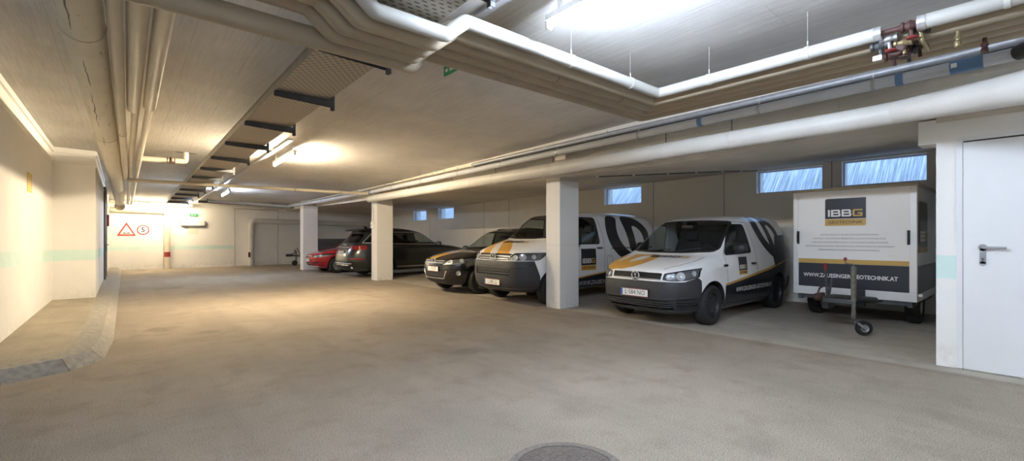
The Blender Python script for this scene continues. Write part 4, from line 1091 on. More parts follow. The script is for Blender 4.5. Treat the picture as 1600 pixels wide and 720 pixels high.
    def arches(s, wheels, R, inner=.52):
        for x, zc, rr in wheels:
            P = [(x+rr*math.cos(2*PI*k/32), zc+rr*math.sin(2*PI*k/32)) for k in range(32)]
            for side in (1, -1):
                fs = s.cut('side', P, side)
                before = set(s.bm.edges)
                bmesh.ops.delete(s.bm, geom=fs, context='FACES')
                es = [e for e in s.bm.edges if e.is_boundary and all(math.hypot(v.co.x-x, v.co.z-zc) < rr+.004 and v.co.y*side > .3 for v in e.verts)]
                r = bmesh.ops.extrude_edge_only(s.bm, edges=es)
                for g in r['geom']:
                    if isinstance(g, bmesh.types.BMVert): g.co.y = side*inner
                    elif isinstance(g, bmesh.types.BMFace): g.material_index = 2; g.smooth = True
                # inner wall of the wheel housing
                m = [s.bm.verts.new((x+(rr+.004)*math.cos(2*PI*k/32), side*inner, max(.16, zc+(rr+.004)*math.sin(2*PI*k/32)))) for k in range(32)]
                s.bm.faces.new(m).material_index = 2
    def finish(s, name='body'):
        bm = s.bm
        me = bpy.data.meshes.new(name); bm.normal_update(); bm.to_mesh(me); bm.free()
        for m_ in s.mats: me.materials.append(m_)
        me.set_sharp_from_angle(angle=math.radians(38))
        o = bpy.data.objects.new(name, me); COL.objects.link(o); o.parent = s.root; return o

def make_wheel(root, x, y, R, style, side, width=.2, rim=.66):
    m = MB().mat(0, True); h = width/2; ri = R*rim
    m.lathe([(ri, -h*.85), (R*.86, -h), (R*.96, -h*.86), (R, -h*.5), (R, h*.5), (R*.96, h*.86), (R*.86, h), (ri, h*.85)], (0, 0, 0), 'y', 36, cap=False)
    w = m.build('wheel', MT['rubber'], root, sharp=35); w.location = (x, y, R)
    m = MB().mat(0, True); o = 1
    if style == 'steel':
        m.lathe([(ri, -h*.8), (ri*.97, -h*.3), (ri*.97, h*.55), (ri*1.01, h*.86), (ri*.94, h*.86), (ri*.88, h*.45), (ri*.62, h*.62), (ri*.40, h*.40), (ri*.22, h*.42), (.0, h*.42)], (0, 0, 0), 'y', 32, cap=False)
        m.mat(1)
        for k in range(14):
            a = 2*PI*k/14; m.ball((ri*.76*math.cos(a), h*.545, ri*.76*math.sin(a)), (.017, .006, .017), 8, 5)
        mats = [M('wheel_steel_black', (.03, .03, .032), .5, .2), MT['black']]
    else:
        m.lathe([(ri, -h*.8), (ri*.96, -h*.3), (ri*.96, h*.6), (ri*1.01, h*.86), (ri*.93, h*.84), (ri*.92, h*.2), (.0, -h*.1)], (0, 0, 0), 'y', 32, cap=False)
        m.sm = False
        for k in range(5 if style == 'five' else 10):
            a = 2*PI*k/(5 if style == 'five' else 10); R_ = Matrix.Rotation(a, 4, 'Y'); ww = .032 if style == 'five' else .017
            m.box((.0, h*.35, -ww), (ri*.95, h*.66, ww), R_, .006)
        m.sm = True; m.lathe([(.06, h*.5), (.055, h*.74), (.0, h*.76)], (0, 0, 0), 'y', 16, cap=False)
        mats = [M('alloy', (.45, .46, .47), .3, .8), MT['black']]
    rm = m.build('rim', mats, w, sharp=35)
    if side < 0: w.rotation_euler = (0, 0, PI)
    return w
def wheels(root, xs, y, R, style, width=.2):
    p = make_wheel(root, xs[0], y, R, style, 1, width)
    for x, sd in ((xs[0], -1), (xs[1], 1), (xs[1], -1)):
        c = copy_tree(p, root); c.location = (x, sd*y, R); c.rotation_euler = (0, 0, 0 if sd > 0 else PI)
def badge(c, z, r, y=0., proj='front', lift=.012, ringonly=False):
    """round emblem: ring with a V above a W"""
    h, n = c.cast(proj, y, z); sgn = 1 if proj == 'front' else -1
    b = h+Vector((sgn*lift, 0, 0)); m = MB().mat(0, True)
    P = lambda u, v: b+Vector((.004*sgn, u*sgn, v))
    m.tube([P(r*math.cos(a), r*math.sin(a)) for a in [2*PI*k/28 for k in range(29)]], r*.10, 8)
    if not ringonly:
        t = r*.085; q = r*.93
        for s_ in (-1, 1):
            m.tube([P(s_*q*.42, q*.90), P(0, q*.14)], t, 6); m.tube([P(s_*q*.94, q*.34), P(s_*q*.45, -q*.86), P(0, q*.0)], t, 6)
    o = m.build('emblem', MT['chrome'], c.root, sharp=60); o['label'] = 'round chrome emblem'
    m = MB().mat(0, True); m.lathe([(0, -.006*sgn), (r*1.02, -.006*sgn), (r*1.02, .0), (0, .001*sgn)], b, 'x', 28, cap=False); m.build('emblem_disc', MT['black'], o, sharp=40)
    return o
PLW = M('plate_white', (.80, .80, .78), .4); EUB = M('plate_blue', (.03, .09, .38), .4); PLR = M('plate_red', (.55, .04, .04), .4)
def plate(c, txt, z, y=0., proj='front', lift=.015, tilt=0.):
    h, n = c.cast(proj, y, z); sg = 1 if proj == 'front' else -1
    X = h.x+sg*lift
    for yy in (-.2, .2):
        q, _ = c.cast(proj, y+yy, z)
        if q is not None: X = max(X, q.x+.004) if sg > 0 else min(X, q.x-.004)
    Q = lambda u, v, d=0.: Vector((X+sg*(.008+d), y+sg*u, z+v))
    m = MB(); m.mat(3).box((min(X-.05*sg, X+sg*.008), y-.262, z-.064), (max(X-.05*sg, X+sg*.008), y+.262, z+.064), bev=.004)
    m.mat(0).poly([Q(-.255, -.058, .001), Q(.255, -.058, .001), Q(.255, .058, .001), Q(-.255, .058, .001)])
    m.mat(1).poly([Q(-.255, -.056, .002), Q(-.213, -.056, .002), Q(-.213, .056, .002), Q(-.255, .056, .002)])
    m.mat(4); [m.poly([Q(-.21, a, .002), Q(.255, a, .002), Q(.255, a+.005, .002), Q(-.21, a+.005, .002)]) for a in (-.057, .052)]
    m.mat(2).text(txt, Matrix(((0, 0, sg, X+sg*.011), (sg, 0, 0, y+sg*.02), (0, 1, 0, z), (0, 0, 0, 1))), .105, .86, .0)
    return m.build('number_plate', [PLW, EUB, MT['black'], MT['dark'], PLR], c.root, fix=False)
SILV = M('bright_reflector', (.70, .71, .72), .25, .35)
LENS = glass('lamp_lens', (.90, .92, .93)); SCREEN = glass('windscreen_glass', (.70, .74, .72)); SIDEG = glass('side_glass', (.62, .68, .66)); PRIV = glass('privacy_glass', (.10, .11, .11), 1.5)
REFL = M('lamp_reflector', (.16, .16, .17), .3, .3)
def headlight(c, P, bulbs, side, lim=None, r=.02):
    P = [(y*side, z) for y, z in P]; P = round_poly(P, r)
    fs = c.cut('front', P, 1, lim)
    back = c.take(fs, 'headlight', [REFL], -.028, keep=True)
    L_ = c.take(fs, 'lens', [LENS], .002, back)
    m = MB().mat(0, True)
    for (y, z, rr) in bulbs:
        h, n = c.cast('front', y*side, z)
        if h is None: continue
        T = Matrix.Translation(h-n*.018) @ n.to_track_quat('Z', 'Y').to_matrix().to_4x4(); k0 = len(m.bm.verts); m.lathe([(rr*.30, -.006), (rr*.66, -.003), (rr*1.0, .006), (rr*1.10, .006), (rr*1.12, .0)], (0, 0, 0), 'z', 20, cap=False); m.ball((0, 0, -.002), (rr*.40, rr*.40, .010), 12, 8)
        m.bm.verts.ensure_lookup_table()
        for v in m.bm.verts[k0:]: v.co = T @ v.co
    m.build('reflector', SILV, back, sharp=60)
    return back
def mirror(c, x, y, z, side, mt, size=(.10, .085, .075)):
    m = MB().mat(0, True); m.ball((x, side*(y+.06), z), size, 16, 10)
    for v in m.bm.verts:
        if v.co.x < x-.02: v.co.x = x-.02
        q = v.co-Vector((x, side*(y+.06), z)); k = 1/max(.72, (abs(q.y/size[1])**4+abs(q.z/size[2])**4)**.25) if q.length > 1e-4 else 1
        v.co.y = side*(y+.06)+q.y*min(k, 1.25); v.co.z = z+q.z*min(k, 1.25)
    m.tube([(x+.01, side*(y-.07), z-.05), (x, side*(y+.03), z-.03)], .022, 8)
    o = m.build('wing_mirror', mt, c.root, sharp=50)
    m = MB(); m.box((x-.024, side*(y+.06)-size[1]*.8, z-size[2]*.75), (x-.021, side*(y+.06)+size[1]*.8, z+size[2]*.75)); m.build('mirror_glass', MT['chrome'], o)
SEAT = M('seat_fabric', (.035, .036, .04), .85); DASH = M('dashboard_plastic', (.025, .026, .028), .6)
def cabin(c, xd, zd, yw, seats, zb, bulk=None):
    m = MB().mat(0, True)
    m.prism([(xd+.32, zd-.02), (xd+.05, zd+.02), (xd-.22, zd-.0), (xd-.26, zd-.10), (xd-.18, zd-.35), (xd+.3, zd-.35)], 1, -yw, yw)
    c_ = m.build('dashboard', DASH, c.root, sharp=30)
    m = MB().mat(0, True); R_ = Matrix.Translation((xd-.36, .38, zd+.0)) @ Matrix.Rotation(math.radians(-62), 4, 'Y')
    m.tube([R_ @ Vector((.185*math.cos(a), .185*math.sin(a), 0)) for a in [2*PI*k/24 for k in range(25)]], .015, 8)
    m.tube([R_ @ Vector((-.17, 0, 0)), R_ @ Vector((.17, 0, 0))], .02, 6); m.tube([R_ @ Vector((0, 0, 0)), R_ @ Vector((0, 0, -.2))], .03, 8)
    m.build('steering_wheel', DASH, c.root, sharp=50)
    for (x, y) in seats:
        m = MB().mat(0, True); m.box((x-.15, y-.24, zb), (x+.35, y+.24, zb+.16), bev=.05)
        T = Matrix.Translation((x-.16, y, zb+.12)) @ Matrix.Rotation(math.radians(-16), 4, 'Y'); m.box((-.06, -.23, 0), (.06, .23, .58), T, .045); m.box((-.05, -.12, .61), (.04, .12, .80), T, .04); m.tube([T @ Vector((0, -.06, .55)), T @ Vector((0, -.06, .63))], .008, 6); m.tube([T @ Vector((0, .06, .55)), T @ Vector((0, .06, .63))], .008, 6)
        m.build('seat', SEAT, c.root, sharp=50)
    if bulk:
        x, yb, z0, z1 = bulk; MB().prism([(-yb, z0), (yb, z0), (yb, 1.05), (yb-.10, 1.35), (yb-.19, z1), (-yb+.19, z1), (-yb+.10, 1.35), (-yb, 1.05)], 0, x-.02, x).build('bulkhead', DASH, c.root)
def handle(c, x, z, side, mt, w=.20, name='door_handle', parent=None):
    m = MB().mat(0, True); P = []
    for k in range(5):
        h, n = c.cast('side', x-w/2+w*k/4, z, side)
        if h is None: return
        P.append(h+n*(.012+.02*math.sin(PI*k/4)))
    m.tube(P, .014, 8); return m.build(name, mt, parent or c.root, sharp=50)
def door(c, P, side, name='door', r=.04):
    P = round_poly(P, r); G = grow(P, .008); c.cut('side', G, side); c.cut('side', P, side)
    inn = set(c.cut('side', P, side)); c.paint([f for f in c.cut('side', G, side) if f not in inn], 2)
    return c.take([f for f in inn if f.is_valid], name)
def logo_square(c, proj, side, u0, u1, v0, v1, flip, bk, gd, wh):
    """black square with the block letters and a gold foot, laid on the flank"""
    m = MB(); W_, H_ = abs(u1-u0), v1-v0
    def grid(a, b, cc, d, mi, n=5):
        m.mat(mi)
        for i in range(n):
            for j in range(n):
                x0, x1, y0, y1 = a+(cc-a)*i/n, a+(cc-a)*(i+1)/n, b+(d-b)*j/n, b+(d-b)*(j+1)/n
                m.poly([(x0, y0, 0), (x1, y0, 0), (x1, y1, 0), (x0, y1, 0)])
    grid(0, H_*.24, W_, H_, 0); grid(0, 0, W_, H_*.23, 1)
    mt = Matrix(((flip, 0, u0 if flip > 0 else u1), (0, 1, v0), (0, 0, 1)))
    def mp(v): return Vector(((u0 if flip > 0 else u1)+flip*v.x, v0+v.y))
    class X_:
        def __matmul__(self, v): return mp(v)
    c.decal(m, X_(), proj, side, .003)
    m2 = MB(); glyphs_ibbg(m2, lambda u, v: (u, v, 0), W_*.08, H_*.33, H_*.22, W_*.84, (2, 1))
    m2.mat(0).text('GEOTECHNIK', Matrix.Translation((W_*.5, H_*.115, 0)), H_*.15, 1., .0006, fit=W_*.82)
    c.decal(m2, X_(), proj, side, .0055)
    # merge both layers
    me = bpy.data.meshes.new('tmp'); m2.bm.to_mesh(me); m2.bm.free(); m.bm.from_mesh(me); bpy.data.meshes.remove(me)
    return m.build('logo_panel', [bk, gd, wh], c.root, fix=False)
class Map2:
    def __init__(s, ox, oy, ux, uy, vx, vy): s.a = (ox, oy, ux, uy, vx, vy)
    def __matmul__(s, v): ox, oy, ux, uy, vx, vy = s.a; return Vector((ox+ux*v.x+vx*v.y, oy+uy*v.x+vy*v.y))
def lettering(c, txt, mp, proj, side, size, sx, mt, bold=.0, name='lettering', lift=.005, fit=None):
    m = MB(); m.text(txt, Matrix.Identity(4), size, sx, bold, fit=fit); c.decal(m, mp, proj, side, lift); return m.build(name, mt, c.root, fix=False)
def hood_logo(c, u0, x0, x1, w, mats=(0, 1)):
    m = MB(); glyphs_ibbg(m, lambda u, v: (u, v, 0), 0, 0, x0-x1, w, mats)
    m.mat(0).poly([(-.19, 0, 0), (-.03, 0, 0), (-.03, x0-x1, 0), (-.19, x0-x1, 0)])
    c.decal(m, Map2(x0, u0, 0, 1, -1, 0), 'top', 1, .004); return m.build('bonnet_lettering', [NAVY, GOLD], c.root, fix=False)

CWHITE = M('car_paint_white', (.86, .86, .86), .28, spec=.5, coat=.6)
CBLACK = M('car_paint_black', (.007, .007, .008), .22, coat=1.)
CRED = M('car_paint_red', (.42, .012, .018), .25, coat=1.)
CSLATE = M('car_paint_slate', (.013, .015, .0145), .35, .1, coat=.7)
CGOLD = M('wrap_gold', (.66, .36, .07), .38, coat=.3)
CNAVY = M('wrap_black', (.012, .014, .020), .32, coat=.5)
BUMP = M('bumper_plastic', (.032, .034, .037), .55, noise=.12, nscale=14)
# body material order: 0 paint, 1 black plastic, 2 dark rubber/seams, 3 bumper plastic, 4 gold, 5 wrap black, 6 chrome
def body_mats(p): return [p, MT['black'], MT['rubber'], BUMP, CGOLD, CNAVY, MT['chrome'], CWHITE]

# ---- small panel van ----------------------------------------------------
c = Car('panel_van',
    [(.20,.66),(.26,.78),(.35,.855),(.50,.878),(.60,.875),(.70,.855),(.78,.84),(.86,.80),(.915,.71),(.99,.50),(1.06,.22),(1.115,-.01),(1.14,-.07),(1.18,-.14),(1.68,-.98),(1.735,-1.14),(1.78,-1.45),(1.805,-1.85),(1.82,-2.2)],
    [(.20,-3.35),(.40,-3.50),(.60,-3.53),(1.0,-3.51),(1.3,-3.46),(1.6,-3.38),(1.72,-3.28),(1.78,-3.05),(1.81,-2.65),(1.82,-2.25)],
    [(.20,.77),(.30,.85),(.45,.885),(.70,.8965),(.90,.89),(1.05,.872),(1.15,.855),(1.4,.805),(1.6,.755),(1.68,.73),(1.74,.675),(1.78,.59),(1.805,.42),(1.82,.10)],
    [(.2,4.6),(.7,5.2),(.9,5.6),(1.07,6.2),(1.2,6.8),(1.6,6.6),(1.82,4)], [(.2,9),(1.4,9),(1.75,6),(1.82,4)], [(.2,-1.4),(1.0,-1.6),(1.5,-2.1),(1.82,-2.2)],
    body_mats(CWHITE))
c.window('front', [(-.765,1.178),(-.3,1.152),(.3,1.152),(.765,1.178),(.655,1.655),(.3,1.678),(-.3,1.678),(-.655,1.655)], 'windscreen', SCREEN, border=.028, r=.05, lim=lambda p: p.z > 1.09)
for sd in (1, -1):
    c.window('side', [(-.44,1.115),(-1.43,1.135),(-1.33,1.61),(-.98,1.61),(-.78,1.47)], 'side_window', SIDEG, sd, .022, r=.05)
    headlight(c, [(.47,.735),(.62,.718),(.77,.735),(.86,.80),(.886,.925),(.82,.915),(.62,.865),(.48,.835)], [(.56,.785,.040),(.70,.80,.060),(.805,.835,.040)], sd, lambda p: p.x > .30)
gf = c.cut('front', round_poly([(-.44,.735),(.44,.735),(.45,.835),(0,.845),(-.45,.835)], .02), 1, lambda p: p.x > .3)
c.take(gf, 'grille', [MT['dark']], -.012)
c.bar('grille_bar', MT['chrome'], [[(-.44,.742),(.44,.742)]], .010, lift=.0)
c.bar('grille_slat', MT['dark'], [[(-.44,.775),(.44,.775)],[(-.44,.805),(.44,.805)],[(-.44,.832),(.44,.832)]], .009, lift=-.004)
badge(c, .778, .072)
# livery: black and gold flank, drawn on both sides; the big mark on the rear flank and on the bonnet
for sd in (1, -1):
    c.paint(c.cut('side', [(-.385,.15),(-.385,.60),(-.5,.612),(-1.23,.682),(-2.21,.785),(-2.66,.86),(-3.7,1.02),(-3.7,.15)], sd), 5)
    c.paint(c.cut('side', [(-.385,.60),(-.5,.612),(-1.23,.682),(-2.21,.785),(-2.66,.86),(-3.7,1.02),(-3.7,1.075),(-2.66,.912),(-2.21,.832),(-1.23,.722),(-.5,.648),(-.385,.635)], sd), 4)
    c.paint(c.cut('side', [(-2.50,.84),(-2.50,1.0),(-2.56,1.2),(-2.66,1.42),(-3.7,1.47),(-3.7,1.02),(-2.66,.88)], sd), 5)
    c.paint(c.cut('side', chaikin([(-1.66,1.775),(-1.90,1.775),(-1.96,1.64),(-2.06,1.49),(-2.18,1.36),(-2.32,1.27),(-2.44,1.20),(-2.50,.98),(-2.27,1.08),(-2.05,1.21),(-1.87,1.37),(-1.74,1.55),(-1.68,1.68)]), sd), 5)
    c.paint(c.cut('side', chaikin([(-2.00,1.775),(-2.32,1.775),(-2.58,1.69),(-2.84,1.53),(-2.90,1.28),(-2.74,1.28),(-2.70,1.42),(-2.56,1.58),(-2.32,1.66),(-2.44,1.49),(-2.56,1.28),(-2.62,1.10),(-2.58,.86),(-2.44,.84),(-2.41,1.1),(-2.34,1.29),(-2.24,1.51),(-2.10,1.69)]), sd), 5)
HL = [(.085,-.50),(.065,-.12),(.11,-.01),(.22,.05),(.42,.04),(.60,-.03),(.72,-.14),(.785,-.30),(.785,-.50),(.75,-.68),(.60,-.81),(.3,-.78),(.14,-.68)]
c.paint(c.cut('top', HL), 4)
c.paint(c.cut('top', chaikin([(.56,-.34),(.48,-.24),(.36,-.16),(.22,-.13),(.15,-.16),(.155,-.27),(.28,-.32),(.42,-.35)])), 0)
c.paint(c.cut('top', chaikin([(.52,-.60),(.49,-.55),(.28,-.51),(.10,-.50),(.11,-.57),(.30,-.615)])), 0)
hb = [(.735,-.44),(.80,-.2),(.82,0),(.80,.2),(.735,.44),(.56,.60),(.30,.705),(.04,.735),(.04,-.735),(.30,-.705),(.56,-.60)]
c.paint(c.cut('top', grow(hb, .009)), 2) if False else None
for a, b in zip(hb[4:8], hb[5:8]):                       # bonnet shut lines as thin dark gaps
    for sg in (1,):
        d_ = Vector((b[1]-a[1], a[0]-b[0])).normalized()*.0045
        c.paint(c.cut('top', [(a[0]-d_.x, sg*(a[1]-d_.y)), (b[0]-d_.x, sg*(b[1]-d_.y)), (b[0]+d_.x, sg*(b[1]+d_.y)), (a[0]+d_.x, sg*(a[1]+d_.y))], 1, lambda p: p.x > -.15), 2)
c.take(c.cut('front', round_poly([(-.60,.285),(.60,.285),(.56,.425),(-.56,.425)], .03), 1, lambda p: p.x > .3), 'lower_grille', [MT['dark']], -.02)
for sd in (1, -1): c.take(c.cut('front', round_poly([(sd*.64,.30),(sd*.83,.32),(sd*.84,.46),(sd*.64,.44)], .03), 1, lambda p: p.x > .2), 'bumper_recess', [BUMP], -.02)
c.take(c.cut('all', [(1.2,.0),(1.2,.705),(.66,.712),(.42,.775),(.34,.72),(.33,.6),(.33,0)]), 'front_bumper', [BUMP], .006)
c.take(c.cut('all', [(-4,.0),(-4,.60),(-3.15,.60),(-3.07,0)]), 'rear_bumper', [BUMP], .006)
for sd in (1, -1):
    dr = door(c, [(-.50,.30),(-1.62,.30),(-1.63,1.12),(-1.47,1.66),(-.96,1.66),(-.40,1.12)], sd)
    handle(c, -1.46, .93, sd, MT['dark'], .17, parent=dr)
    m = MB().mat(0, True); h, n = c.cast('side', -.40, .93, sd); m.box(h-Vector((.07, .004, .02)), h+Vector((.07, .008, .02)), bev=.006); m.build('side_indicator', MT['dark'], c.root)
    c.bar('sill_trim', BUMP, [[(-.45,.27),(-2.25,.27)]], .022, 'side', sd)
c.bar('bumper_slat', MT['dark'], [[(-.58,z),(.58,z)] for z in (.315,.35,.385)], .012, lift=-.004)
for sd in (1, -1): c.bar('bumper_slat', MT['dark'], [[(sd*.62,z),(sd*.80,z)] for z in (.32,.365,.41,.455)], .008, lift=.004)
c.bar('bumper_crease', BUMP, [[(-.80,.47),(-.45,.44),(.45,.44),(.80,.47)],[(-.82,.255),(.82,.255)]], .014, lift=.004)
plate(c, 'L·584 NO', .515, 0., lift=.014)
c.arches([(0,.32,.385),(-2.682,.32,.385)], .317)
c.finish()
wheels(c.root, (0, -2.682), .775, .317, 'steel')
for sd in (1, -1): mirror(c, -.78, .89, 1.21, sd, MT['dark'], (.10, .115, .085))
cabin(c, -.42, 1.10, .70, ((-1.35,.38),(-1.35,-.38)), .62, (-1.72, .80, .35, 1.64))
MB().mat(0, True).box((-.80,-.11,1.55), (-.775,.11,1.61), bev=.01).build('rear_view_mirror', DASH, c.root)
c.bar('wiper', MT['dark'], [[(-.55,1.13),(.05,1.18)],[(.1,1.13),(.62,1.21)]], .008, lift=.012)
hood_logo(c, .06, .235, .115, .50)
for sd in (1, -1):
    logo_square(c, 'side', sd, -1.20, -.87, .755, 1.055, -sd, CNAVY, CGOLD, WVIN)
    lettering(c, 'WWW.ZAUSSINGER-GEOTECHNIK.AT', Map2(-1.52,.505,-sd,0,0,1), 'side', sd, .105, .86, WVIN, .001, fit=1.52)
c.root.location = (7.12, 4.28, 0); c.root.rotation_euler = (0, 0, PI)
tag(c.root, 'small white delivery van with gold mark on its bonnet, left of the box trailer', 'van')

# ---- larger transporter behind the first pillar --------------------------
c = Car('transporter_van',
    [(.28,.66),(.34,.80),(.45,.87),(.62,.89),(.80,.885),(.92,.865),(1.02,.83),(1.08,.78),(1.13,.68),(1.21,.46),(1.29,.20),(1.345,-.0),(1.38,-.07),(1.88,-.74),(1.93,-.98),(1.97,-1.35),(1.995,-1.85),(2.01,-2.4)],
    [(.28,-3.8),(.5,-3.98),(1.0,-3.99),(1.5,-3.94),(1.8,-3.86),(1.92,-3.72),(1.97,-3.4),(2.0,-2.9),(2.01,-2.5)],
    [(.28,.82),(.42,.93),(.62,.952),(1.0,.95),(1.2,.93),(1.42,.895),(1.7,.83),(1.83,.79),(1.89,.74),(1.94,.64),(1.98,.46),(2.0,.25),(2.01,.10)],
    [(.28,5.5),(.9,6),(1.1,5.6),(1.34,5),(1.5,5),(1.9,5),(2.01,4)], [(.28,10),(1.6,10),(1.95,6),(2.01,4)], [(.28,-1.5),(1.2,-1.7),(1.7,-2.2),(2.01,-2.4)],
    body_mats(CWHITE))
c.window('front', [(-.79,1.42),(-.3,1.385),(.3,1.385),(.79,1.42),(.665,1.835),(.3,1.865),(-.3,1.865),(-.665,1.835)], 'windscreen', SCREEN, border=.03, r=.05, lim=lambda p: p.z > 1.33)
for sd in (1, -1):
    c.window('side', [(-.42,1.26),(-1.47,1.26),(-1.42,1.82),(-.78,1.82),(-.60,1.62)], 'side_window', SIDEG, sd, .025, r=.05)
    headlight(c, [(.46,.925),(.90,.925),(.925,1.08),(.58,1.075),(.50,1.0)], [(.62,.985,.055),(.755,1.0,.065),(.865,1.0,.045)], sd, lambda p: p.x > .25)
gf = c.cut('front', round_poly([(-.46,.925),(.46,.925),(.53,1.06),(-.53,1.06)], .02), 1, lambda p: p.x > .3)
c.take(gf, 'grille', [MT['dark']], -.012)
c.bar('grille_bar', MT['chrome'], [[(-.47,.955),(.47,.955)],[(-.50,1.01),(.50,1.01)]], .012, lift=.002)
badge(c, .985, .085)
T5L = [(.84,-.40),(.5,-.58),(.25,-.66),(.08,-.76),(.045,-.60),(.05,-.38),(.12,-.20),(.35,.03),(.60,.28),(.84,.48)]
c.paint(c.cut('top', T5L), 4)
c.paint(c.cut('top', [(.86,-.13),(.86,.10),(.55,-.14),(.27,-.38),(.20,-.46),(.21,-.54),(.35,-.50),(.6,-.32)]), 0)
for sd in (1, -1):
    c.paint(c.cut('side', [(-.45,.2),(-.45,.47),(-1.07,.535),(-1.84,.60),(-4.1,.86),(-4.1,.2)], sd), 5)
    c.paint(c.cut('side', [(-.45,.47),(-1.07,.535),(-1.84,.60),(-4.1,.86),(-4.1,.90),(-1.84,.635),(-1.07,.565),(-.45,.50)], sd), 4)
    c.paint(c.cut('side', chaikin([(-1.86,1.90),(-2.26,1.90),(-2.19,1.68),(-2.19,1.47),(-2.30,1.26),(-2.56,1.05),(-2.84,.97),(-2.75,.80),(-2.34,.88),(-2.10,1.0),(-1.88,1.21),(-1.78,1.47),(-1.79,1.71)]), sd), 5)
    c.paint(c.cut('side', chaikin([(-2.36,1.90),(-2.79,1.90),(-3.05,1.84),(-3.30,1.72),(-3.49,1.55),(-3.50,1.3),(-3.40,1.1),(-3.25,1.1),(-3.24,1.45),(-3.05,1.63),(-2.79,1.70),(-2.87,1.42),(-2.92,1.05),(-2.64,1.05),(-2.61,1.27),(-2.51,1.6)]), sd), 5)
c.take(c.cut('front', round_poly([(-.54,.625),(.54,.625),(.56,.745),(-.56,.745)], .02), 1, lambda p: p.x > .3), 'lower_grille', [MT['dark']], -.02)
c.take(c.cut('all', [(1.2,.0),(1.2,.915),(.50,.915),(.43,.74),(.37,.6),(.36,0)]), 'front_bumper', [BUMP], .006)
for sd in (1, -1):
    dr = door(c, [(-.55,.42),(-1.62,.42),(-1.64,1.3),(-1.53,1.87),(-.74,1.87),(-.36,1.24),(-.42,.9)], sd)
    handle(c, -1.46, 1.15, sd, MT['dark'], .19, parent=dr)
    P = round_poly([(-1.72,.72),(-1.92,.72),(-1.92,.96),(-1.72,.96)], .03); door_ = door(c, [(-1.72,.72),(-1.92,.72),(-1.92,.96),(-1.72,.96)], sd, 'fuel_flap', .03)
    c.bar('slide_rail', MT['dark'], [[(-1.9,1.14),(-3.6,1.14)]], .010, 'side', sd)
    c.bar('sill_trim', BUMP, [[(-.48,.30),(-2.5,.30)]], .02, 'side', sd)
c.bar('bumper_slat', BUMP, [[(-.54,z),(.54,z)] for z in (.655,.71)], .012, lift=-.004)
c.bar('bumper_crease', BUMP, [[(-.80,.78),(.80,.78)],[(-.85,.36),(.85,.36)]], .014, lift=.004)
plate(c, 'L·585 LL', .47, 0., lift=.014)
c.arches([(0,.34,.41),(-3.0,.34,.41)], .33)
c.finish()
wheels(c.root, (0, -3.0), .82, .33, 'steel', .21)
for sd in (1, -1): mirror(c, -.62, .95, 1.34, sd, MT['dark'], (.09, .10, .12))
cabin(c, -.45, 1.30, .74, ((-1.35,.42),(-1.35,-.42)), .80, None)
hood_logo(c, -.22, .26, .13, .60)
for sd in (1, -1):
    logo_square(c, 'side', sd, -1.32, -.82, .67, 1.14, -sd, CNAVY, CGOLD, WVIN)
    lettering(c, 'WWW.ZAUSSINGER-GEOTECHNIK.AT', Map2(-1.85,.385,-sd,0,0,1), 'side', sd, .13, .95, WVIN, .001)
    lettering(c, 'GEOTECHNIK', Map2(-2.60,1.45,-sd*.28,-.96,sd*.96,-.28*0+.0), 'side', sd, .11, 1.1, GOLD, .0) if False else None
c.root.location = (6.72, 7.47, 0); c.root.rotation_euler = (0, 0, PI)
tag(c.root, 'large white transporter van with gold bonnet stripes standing behind the first square pillar', 'van')

# ---- black compact SUV ----------------------------------------------------
c = Car('compact_suv',
    [(.22,.60),(.29,.77),(.40,.845),(.60,.87),(.74,.855),(.82,.82),(.88,.73),(.94,.50),(1.0,.18),(1.04,-.18),(1.07,-.40),(1.11,-.50),(1.50,-1.12),(1.58,-1.38),(1.645,-1.8),(1.68,-2.2)],
    [(.22,-3.3),(.4,-3.5),(.6,-3.55),(.9,-3.5),(1.1,-3.42),(1.4,-3.22),(1.55,-3.08),(1.62,-2.9),(1.66,-2.6),(1.68,-2.25)],
    [(.22,.77),(.4,.875),(.7,.905),(.95,.885),(1.07,.85),(1.4,.725),(1.5,.685),(1.58,.61),(1.64,.45),(1.68,.10)],
    [(.22,3.8),(.7,4.2),(.9,4.2),(1.05,4.2),(1.5,4.4),(1.68,4)], [(.22,5),(1.0,5),(1.5,4.5),(1.68,4)], [(.22,-1.3),(1.0,-1.4),(1.5,-2.1),(1.68,-2.2)],
    body_mats(CBLACK))
c.window('front', [(-.70,1.13),(-.3,1.10),(.3,1.10),(.70,1.13),(.56,1.49),(.25,1.525),(-.25,1.525),(-.56,1.49)], 'windscreen', SCREEN, border=.02, r=.04, lim=lambda p: p.z > 1.04)
for sd in (1, -1):
    c.window('side', [(-.62,1.10),(-1.60,1.12),(-1.62,1.50),(-1.30,1.50),(-1.05,1.38)], 'side_window', SIDEG, sd, .015, r=.03)
    c.window('side', [(-1.68,1.12),(-2.75,1.15),(-2.75,1.45),(-1.70,1.50)], 'rear_side_window', PRIV, sd, .015, r=.03)
    headlight(c, [(.42,.745),(.70,.755),(.84,.82),(.875,.915),(.60,.875),(.46,.85)], [(.58,.80,.048),(.74,.835,.048)], sd, lambda p: p.x > .2)
c.take(c.cut('front', round_poly([(-.40,.745),(.40,.745),(.44,.845),(-.44,.845)], .02), 1, lambda p: p.x > .3), 'grille', [MT['dark']], -.01)
c.bar('grille_bar', MT['chrome'], [[(-.42,.815),(.42,.815)],[(-.40,.765),(.40,.765)]], .014, lift=.002)
for sd in (1, -1): c.bar('headlight_trim', MT['chrome'], [[(sd*.41,.735),(sd*.68,.745),(sd*.78,.775)]], .008, lift=.003)
badge(c, .80, .078)
c.take(c.cut('front', round_poly([(-.50,.565),(.50,.565),(.40,.40),(-.40,.40)], .03), 1, lambda p: p.x > .3), 'lower_grille', [MT['dark']], -.01)
